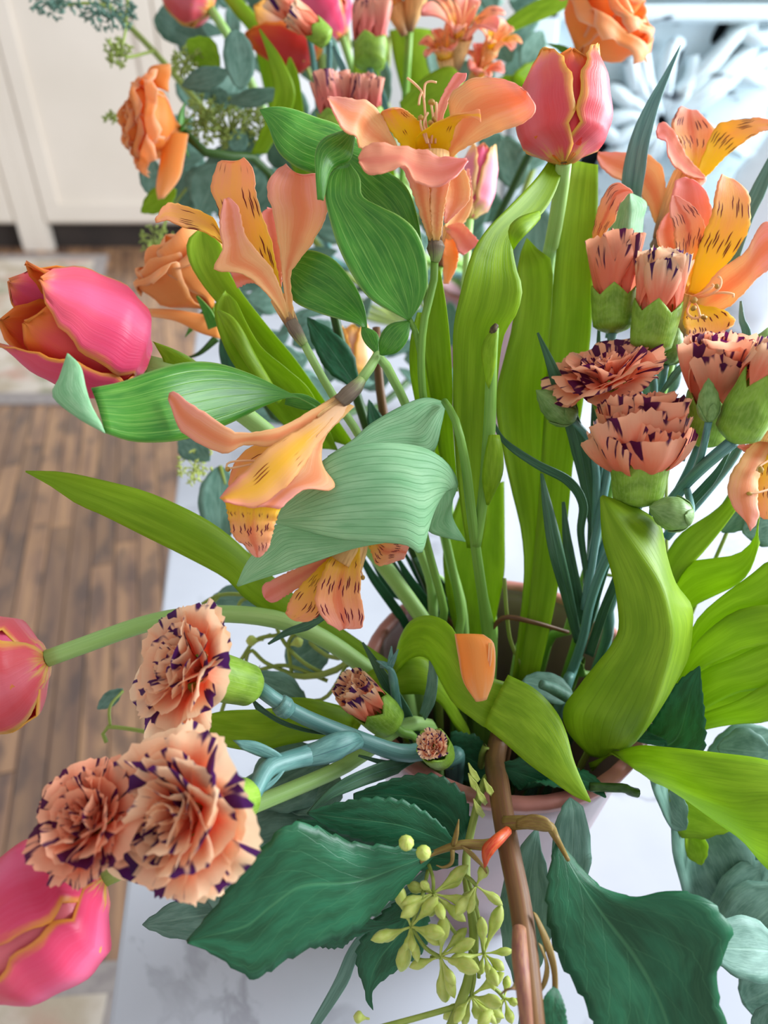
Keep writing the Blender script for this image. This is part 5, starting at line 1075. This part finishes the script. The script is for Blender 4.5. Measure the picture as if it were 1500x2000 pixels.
for pts in tw: tube(el, [(x, y, d, 4) for x, y, d in pts], TWIG, name='twig', seg=6)
for b_, t_ in (((515, 1250, 40), (480, 1252, 40)), ((560, 1262, 40), (592, 1250, 40)), ((560, 1240, 40), (590, 1228, 40)), ((660, 1450, 38.6), (668, 1480, 38.6)), ((680, 1455, 38.6), (680, 1498, 38.4)), ((508, 1300, 40), (500, 1312, 40)), ((520, 1410, 39), (470, 1455, 39)), ((440, 1545, 33), (480, 1565, 33))): seed(el, b_, t_, 1.6)
ovate(el, (560, 1300, 42), (640, 1250, 42), 90, EUC, 0, ROUND); ovate(el, (540, 1170, 42), (410, 1170, 42), 70, EUC, 10, OV); ovate(el, (600, 1372, 39.4), (480, 1318, 38.6), 64, EUC, 20)
ovate(el, (640, 1480, 37), (490, 1560, 34), 130, EUC, 10, ROUND); ovate(el, (660, 1510, 36.4), (560, 1580, 34.6), 120, EUC, 30, ROUND)
ovate(el, (660, 1650, 34.4), (430, 1690, 33.4), 190, EUC, 5, ROUND); ovate(el, (500, 1772, 31.6), (278, 1806, 31), 84, EUC, 0, OV); ovate(el, (560, 1690, 31.8), (400, 1750, 31.2), 150, EUC, 5, ROUND)
ovate(el, (430, 910, 46), (430, 1060, 45), 84, EUC, 0, ROUND); ovate(el, (350, 850, 47), (410, 900, 46), 60, EUC, 0); fuzz(el, 385, 905, 47, 42, 40, 40, 9, SEEDM, 3)
tube(el, [(430, 910, 46, 4), (470, 1040, 45, 4), (560, 1200, 43, 4), (680, 1340, 40.6, 5)], TWIG, name='twig', seg=6)
ovate(el, (240, 1345, 40), (190, 1385, 40), 30, EUC, 0)
tube(el, [(215, 1420, 38.6, 3), (215, 1380, 39, 3), (240, 1350, 40, 3)], TWIG, name='twig', seg=6)

er = thing('eucalyptus', 'grey green round leaved eucalyptus branch drooping beside the pot, under the yellow green tulip leaves', 'greenery', root_in())
stem(er, [(1560, 1900, 38, 6), (1450, 1760, 38, 7), (1370, 1650, 38, 7), (1300, 1560, 38, 7), (1220, 1490, 38.6, 7)], TWIG)
for b_, t_, w_, m_, sh, rl_ in (((1235, 1520, 36), (1340, 1620, 35.4), 110, EUC, OV, 20), ((1260, 1530, 37), (1430, 1620, 36), 120, TUL, OV, 10), ((1330, 1600, 38), (1420, 1780, 37), 190, EUC, ROUND, 0), ((1450, 1590, 38), (1380, 1740, 37.4), 150, EUC, ROUND, 0), ((1500, 1640, 37.6), (1430, 1800, 37), 150, EUC, ROUND, 10),
                          ((1520, 1690, 36.6), (1400, 1830, 36), 120, EUC, ROUND, -10), ((1540, 1740, 35.4), (1410, 1860, 35), 130, EUC, ROUND, 0), ((1530, 1860, 34), (1380, 1850, 33), 116, EUC, ROUND, 10), ((1540, 1920, 36), (1450, 1960, 36), 110, EUC, ROUND, 0), ((1510, 1960, 33), (1490, 2050, 33), 60, EUC, ROUND, 0), ((1345, 1620, 37), (1370, 1690, 36.6), 50, TUL, OV, 0),
                          ((1480, 1610, 35), (1520, 1700, 34.6), 60, EUC, OV, 0), ((1400, 1460, 37), (1510, 1470, 36.6), 90, EUC, OV, 10), ((1510, 1430, 38), (1380, 1470, 38), 70, EUC, OV, 0), ((1290, 1150, 39), (1250, 1300, 39), 90, EUC, OV, 0), ((1310, 700, 40), (1270, 790, 40), 70, EUC, ROUND, 0), ((1130, 1250, 41), (1150, 1100, 41), 56, EUC, OV, 20), ((1180, 1120, 40.6), (1200, 960, 40.8), 60, EUC, OV, 20),
                          ((1120, 1360, 37.4), (1020, 1330, 37), 60, EUC, ROUND, 20), ((1450, 1040, 38), (1520, 1020, 38), 80, EUC, OV, 0), ((1410, 1040, 38.6), (1480, 960, 38.4), 70, EUC, OV, 0)):
    ovate(er, b_, t_, w_, m_, rl_, sh)
for pts in ([(1300, 1560, 38), (1310, 1300, 39), (1300, 1000, 40), (1310, 710, 40)], [(1400, 1690, 38), (1480, 1600, 37.4), (1510, 1440, 37.6)], [(1130, 1250, 41), (1180, 1120, 40.6), (1250, 1180, 40)], [(1420, 1040, 38.6), (1350, 1200, 40), (1280, 1380, 41)]): tube(er, [(x, y, d, 4) for x, y, d in pts], TWIG, name='twig', seg=6)
tube(er, [(960, 1230, 38.4, 4), (985, 1206, 38, 6), (1040, 1215, 38, 5), (1110, 1235, 38.6, 4)], BARK, name='twig', seg=6); tube(er, [(985, 1130, 38, 4), (990, 1200, 38.4, 4), (1000, 1260, 39, 4), (1040, 1340, 39, 4)], TWIG, name='twig', seg=6)
tube(er, [(1110, 1362, 36.4, 12), (1080, 1345, 36, 12), (1056, 1336, 35.8, 9)], EUC, name='cut_twig', seg=8)

eb = thing('seeded_eucalyptus', 'blurred blue grey eucalyptus with feathery seeds filling the space around the hanging petal rose', 'greenery', root_in(2))
stem(eb, [(180, -20, 62, 6), (300, 100, 60, 6), (420, 240, 58, 7), (560, 400, 60, 7), (720, 560, 66, 8)], TWIG, 2)
for b_, t_, w_, m_, sh in (((470, 175, 50.4), (462, 58, 50.4), 62, EUC, ROUND), ((355, 168, 52), (450, 138, 52), 44, EUC, OV), ((445, 200, 52), (556, 178, 52), 34, EUC, OV), ((430, 130, 54), (365, 78, 54), 60, TUL, OV), ((298, 310, 53), (292, 380, 53), 44, EUC, ROUND), ((345, 370, 52), (275, 415, 52), 46, TUL, OV), ((400, 60, 60), (310, 20, 60), 90, EUC, OV),
                         ((340, 60, 60), (420, 100, 60), 70, EUC, OV), ((360, 30, 61), (360, -60, 61), 80, EUC, OV), ((300, 40, 61), (380, 60, 61), 60, EUC, ROUND), ((450, 290, 53), (480, 260, 53), 40, EUC, ROUND), ((410, 200, 54), (445, 180, 54), 40, EUC, OV), ((500, 290, 55), (455, 260, 55), 50, EUC, OV), ((430, 320, 55), (390, 420, 55), 100, EUC, OV),
                         ((500, 330, 56), (400, 320, 56), 90, EUC, OV), ((540, 330, 57), (480, 420, 57), 90, EUC, OV), ((360, 330, 56), (340, 430, 56), 90, EUC, OV), ((520, 260, 58), (600, 330, 58), 80, EUC, OV), ((600, 260, 58), (540, 150, 58), 60, EUC, OV), ((640, 160, 58), (640, 60, 58), 50, EUC, OV), ((760, 200, 60), (700, 80, 60), 60, EUC, OV)):
    ovate(eb, b_, t_, w_, m_, 8, sh)
for i, (x, y, rx, ry, n_, m_) in enumerate(((110, 5, 50, 30, 60, EUC), (215, 25, 55, 35, 80, EUC), (230, 100, 25, 30, 40, TWIG), (365, 120, 30, 30, 50, TWIG), (450, 240, 60, 50, 120, TWIG), (400, 230, 40, 50, 80, TWIG), (215, 230, 12, 14, 8, TWIG), (310, 470, 35, 35, 40, TWIG), (510, 250, 40, 40, 60, TWIG))):
    fuzz(eb, x, y, 54, rx, ry, n_, 9, m_, i)
for pts in ([(250, -10, 54), (245, 60, 54), (240, 110, 54), (300, 100, 58)], [(310, 470, 54), (340, 400, 55), (430, 290, 57)], [(215, 230, 54), (300, 260, 55), (430, 250, 57)], [(110, 10, 54), (200, 10, 55), (260, 60, 58)]): tube(eb, [(x, y, d, 3) for x, y, d in pts], TWIG, name='twig', seg=6)

ec = thing('eucalyptus', 'teal eucalyptus leaves seen between the tulip stalks behind the coral tulip', 'greenery', root_in(2))
stem(ec, [(1090, 260, 62, 6), (1040, 330, 62, 7), (1000, 450, 64, 7), (940, 580, 68, 8)], TWIG, 2)
for b_, t_, w_, m_, sh in (((1060, 640, 56), (1040, 380, 54), 110, EUC, OV), ((1010, 370, 58), (985, 270, 58), 70, EUC, ROUND), ((1000, 330, 58), (1090, 270, 58), 50, EUC, OV), ((960, 250, 59), (1010, 170, 59), 60, EUC, OV), ((1040, 200, 60), (960, 160, 60), 60, TUL, OV), ((1000, 210, 60), (1050, 120, 60), 60, TUL, OV), ((960, 200, 60), (900, 120, 60), 70, EUC, OV), ((940, 260, 58), (900, 200, 58), 60, EUC, OV), ((1020, 140, 60), (1060, 60, 60), 60, EUC, OV), ((1000, 120, 60), (960, 60, 60), 50, EUC, OV)):
    ovate(ec, b_, t_, w_, m_, 8, sh)
rg = random.Random(5)
for k in range(7):
    x = 420 + k * 85; tube(eb if x < 720 else ec, [(x, 30 + k % 3 * 40, 64, 5), (x + (760 - x) * .3, 230, 68, 5), (640 + k * 45, 440, 75, 6)], TWIG, name='twig', seg=6)
for k in range(8):
    x = 560 + k * 38; tube(eb if k % 2 else ec, [(x, 440 + k % 3 * 50, 60, 5), (x + (900 - x) * .35, 600, 66, 5), (800 + k * 26, 640, 76, 6)], TWIG, name='twig', seg=6)
for x0_, x1_, y0_, y1_, z0_, z1_, cnt in ((380, 1000, -30, 430, 59, 70, 90), (470, 880, 420, 800, 52, 66, 60)):
    n_ok = 0
    for k in range(cnt * 14):
        if n_ok >= cnt: break
        x, y, z, an, ln = rg.uniform(x0_, x1_), rg.uniform(y0_, y1_), rg.uniform(z0_, z1_), rg.uniform(0, 6.28), rg.uniform(55, 110)
        if x < 560 and y > 640: continue
        if ovate(eb if x < 720 else ec, (x, y, z), (x + ln * math.cos(an), y + ln * math.sin(an), z + rg.uniform(-1, 1)), rg.uniform(26, 62), EUC, rg.uniform(-40, 40), OV, try_free=True): n_ok += 1
# dark stalks and leaves crowding the middle of the front bouquet
for lab, pts, m_, lf in (('dark leafy rose stalk between the trumpet blossom and the pot', [(640, 560, 38, 9), (680, 720, 39, 10), (740, 900, 40.2, 11), (810, 1080, 41.6, 11), (860, 1220, 42.4, 11)], GRND, [((700, 760, 39), (600, 620, 38), 60), ((640, 580, 38), (560, 500, 37.6), 60), ((760, 930, 39.6), (720, 780, 39), 40)]),
                      ('dark woody stalk running behind the pale ribbed leaf', [(735, 640, 40, 8), (745, 800, 40, 10), (790, 960, 42, 11), (840, 1120, 43, 11), (890, 1250, 43.6, 11)], BARK, [((800, 1000, 40), (840, 860, 40), 46), ((760, 980, 39.6), (690, 870, 39), 44)])):
    t = thing('rose_stalk', lab, 'branch', root_in()); stem(t, pts, m_)
    for b_, t_, w_ in lf: ovate(t, b_, t_, w_, ROSEL, 10, OV, serr=.08)
    for k in range(4):
        x = 690 + k * 40 + 20 * (m_ is BARK); e_ = 1.7 * (m_ is BARK) + .2 * k; strip(t, [(x, 1060 + k * 10, 40.4 + e_, 3), (x + 40, 1130 + k * 8, 40.8 + e_, 9), (x + 90, 1200 + k * 6, 41.4 + e_, 10), (x + 125, 1260, 42 + e_, 7)], CARL if k % 2 else ROSEL, 20)
# fallen petal lying on the arched leaf
fp = thing('fallen_petal', 'fallen orange petal resting on the arched tulip leaf', 'petal', P(930, 1300, 31.4))
leaf(fp, [(888, 1238), (895, 1280), (905, 1330), (930, 1370)], [(944, 1240), (965, 1260), (965, 1320), (950, 1366)], RP, d=[31.6, 31.4, 31.4], cup=.2, name='petal_blade', n=16, m=8)
strip(fp, [(958, 1256, 31.2, 4), (956, 1290, 31.2, 4), (950, 1320, 31.4, 2)], AO, 0, name='curled_edge')

# ================================================================ CARVED PANEL AND JUG AT THE BACK
PYL = 1.32
def worn():
    m, nt = new_mat('distressed_white_paint'); g = nd(nt, 'ShaderNodeNewGeometry').outputs['Position']
    n = noise(nt, nd(nt, 'ShaderNodeMapping', {'Vector': g, 'Scale': (14, 14, 40)}).outputs[0], 1.5, 6)
    c = mix_(nt, step(nt, n, .60, .68), hexc('#d4e4ea'), hexc('#4a5560'))
    c = mix_(nt, math_(nt, 'MULTIPLY', step(nt, noise(nt, g, 12.0, 3), .45, .65), .4), c, hexc('#c8d4d0'))
    finish(nt, c, .5, .4, bump=n, bs=.3, bd=.002); return m
WORN = worn(); DKB = simple('dark_blue_wood', '#2c3640', '#1e252c', 20.0, .6)
pn = thing('carved_panel', 'distressed white carved panel with pierced leaf scrolls standing at the back of the table', 'panel', Vector((PY(1340, 300, PYL).x, PYL, TABLE_Z)))
x0, x1 = PY(1005, 200, PYL).x, PY(1720, 200, PYL).x; zt = PY(1300, -90, PYL).z
backing = bx('backing', x0, x1, PYL + .012, PYL + .022, TABLE_Z, zt, WORN, pn)
bx('rear_board', x0, x1, PYL + .05, PYL + .062, TABLE_Z, zt, DKB, pn)
for xa, xb in ((x0, x0 + .02), (x1 - .02, x1)): bx('side_batten', xa, xb, PYL + .022, PYL + .05, TABLE_Z, zt, DKB, pn)
bx('top_batten', x0 + .02, x1 - .02, PYL + .022, PYL + .05, zt - .02, zt, DKB, pn)
def rail(py0, py1, th, nm='rail'): bx(nm, x0, x1, PYL - th, PYL + .012, max(TABLE_Z, PY(1300, py1, PYL).z), PY(1300, py0, PYL).z, WORN, pn, .004)
rail(-90, -6, .03); rail(6, 38, .03); rail(38, 44, .016, 'bead'); rail(-6, 6, .008, 'groove_strip'); rail(410, 480, .03); rail(480, 640, .02)
bx('stile', x0, x0 + .05, PYL - .03, PYL + .012, TABLE_Z, zt, WORN, pn, .004); bx('stile', x1 - .05, x1, PYL - .03, PYL + .012, TABLE_Z, zt, WORN, pn, .004)
def frond(pts, w=13, proud=.02, m=None, nm='carved_frond', flat=.55):
    c = []; r = []
    for i, (x, y) in enumerate(pts):
        p = PY(x, y, PYL); s = i / (len(pts) - 1); c.append(Vector((p.x, PYL + .004 - proud * math.sin(math.pi * (.25 + .6 * s)), p.z))); r.append(w * p.y * 1.05 / F * (.55 + .45 * math.sin(math.pi * (.1 + .75 * s))))
    v, f, uv = tube_mesh(c, r, 10, 20); mk(nm, v, f, m or WORN, pn, uv)
for pts in ([(1278, 215), (1262, 180), (1252, 130), (1250, 90), (1262, 70)], [(1272, 212), (1240, 170), (1228, 120), (1222, 85), (1212, 75)], [(1286, 210), (1290, 160), (1298, 115), (1312, 85), (1325, 88)], [(1268, 218), (1225, 195), (1195, 175), (1175, 178)],
            [(1266, 226), (1220, 222), (1185, 228), (1172, 212)], [(1292, 214), (1320, 180), (1345, 150), (1352, 110)], [(1268, 236), (1225, 252), (1200, 268), (1180, 250), (1195, 232)], [(1296, 222), (1340, 205), (1380, 180), (1420, 150), (1470, 120), (1520, 100)],
            [(1300, 200), (1350, 150), (1390, 110), (1430, 70), (1470, 50)], [(1310, 212), (1370, 170), (1420, 130), (1480, 80)], [(1280, 250), (1270, 290), (1240, 320), (1210, 330)], [(1290, 250), (1310, 290), (1330, 330), (1360, 360)], [(1302, 232), (1350, 245), (1400, 270), (1450, 300)],
            [(1270, 246), (1230, 285), (1190, 300), (1170, 330)], [(1420, 140), (1455, 150), (1490, 155), (1520, 145)], [(1100, 120), (1120, 180), (1150, 220), (1180, 225)], [(1440, 60), (1470, 75), (1500, 70), (1540, 80)], [(1050, 300), (1090, 260), (1130, 250), (1165, 262)]):
    frond(pts); 
    frond([(x + 9, y + 4) for x, y in pts[:-1]], 5, .028)
for pts, w_ in (([(1300, 225), (1290, 228), (1280, 230)], 16), ([(1360, 160), (1385, 145), (1410, 128)], 9), ([(1435, 118), (1455, 112), (1475, 120)], 10), ([(1405, 75), (1415, 60), (1425, 45)], 7), ([(1205, 172), (1212, 182), (1222, 188)], 7), ([(1225, 260), (1230, 250), (1238, 242)], 8), ([(1268, 290), (1272, 298), (1270, 310)], 9), ([(1335, 95), (1330, 110), (1322, 130)], 6), ([(1175, 300), (1165, 312), (1150, 320)], 12)):
    c_ = [PY(x, y, PYL) for x, y in pts]; L_ = len(c_) - 1       # cut an opening through the white board
    r_ = w_ * 1.5 * PYL * 1.05 / F; ring = []
    dv = (c_[-1] - c_[0]); dv.y = 0; ln_ = dv.length / 2 + r_; dv.normalize(); nv = Vector((-dv.z, 0, dv.x)); mid = (c_[0] + c_[-1]) / 2
    for k in range(20):
        an = 2 * math.pi * k / 20; ring.append(mid + dv * ln_ * math.cos(an) + nv * r_ * math.sin(an))
    vv = [Vector((p.x, y_, p.z)) for y_ in (PYL + .002, PYL + .032) for p in ring]
    me = bpy.data.meshes.new('cut'); me.from_pydata([tuple(q) for q in vv], [], [tuple(range(20)), tuple(range(39, 19, -1))] + [(k, k + 20, (k + 1) % 20 + 20, (k + 1) % 20) for k in range(20)])
    bm = bmesh.new(); bm.from_mesh(me); bmesh.ops.recalc_face_normals(bm, faces=bm.faces); bm.to_mesh(me); bm.free()
    cut = bpy.data.objects.new('cut', me); COL.link(cut)
    md = backing.modifiers.new('opening', 'BOOLEAN'); md.operation = 'DIFFERENCE'; md.object = cut; md.solver = 'EXACT'
    bpy.context.view_layer.update()
    nm_ = bpy.data.meshes.new_from_object(backing.evaluated_get(bpy.context.evaluated_depsgraph_get()))
    backing.modifiers.clear(); backing.data = nm_; bpy.data.objects.remove(cut)
JUG = simple('white_glaze', '#f0f4f8', '#eceff4', 3.0, .12, .6, 0, 2, (1, 1, 1), .5)
jb = PZ(1470, 640, TABLE_Z); jug = thing('ceramic_jug', 'large glossy white ceramic jug standing before the carved panel', 'jug', jb.copy())
jh = .33
v, f = lathe([(.052, 0), (.06, .006), (.062, .02), (.05, .035), (.075, .08), (.098, .15), (.1, .19), (.09, .24), (.07, .275), (.06, .30), (.066, .33), (.062, .33), (.055, .30), (.062, .27), (.001, .26)], jb, 56)
mk('jug_body', v, f, JUG, jug)
v, f, uv = tube_mesh([jb + Vector((.06, .02, .31)), jb + Vector((.12, .03, .31)), jb + Vector((.14, .03, .24)), jb + Vector((.095, .02, .16))], [.012, .012, .011, .012], 10, 20); mk('handle', v, f, JUG, jug, uv)
v, f, uv = tube_mesh([jb + Vector((-.04, -.02, .31)), jb + Vector((-.07, -.03, .325)), jb + Vector((-.085, -.04, .338))], [.02, .018, .01], 12, 10); mk('spout', v, f, JUG, jug, uv)
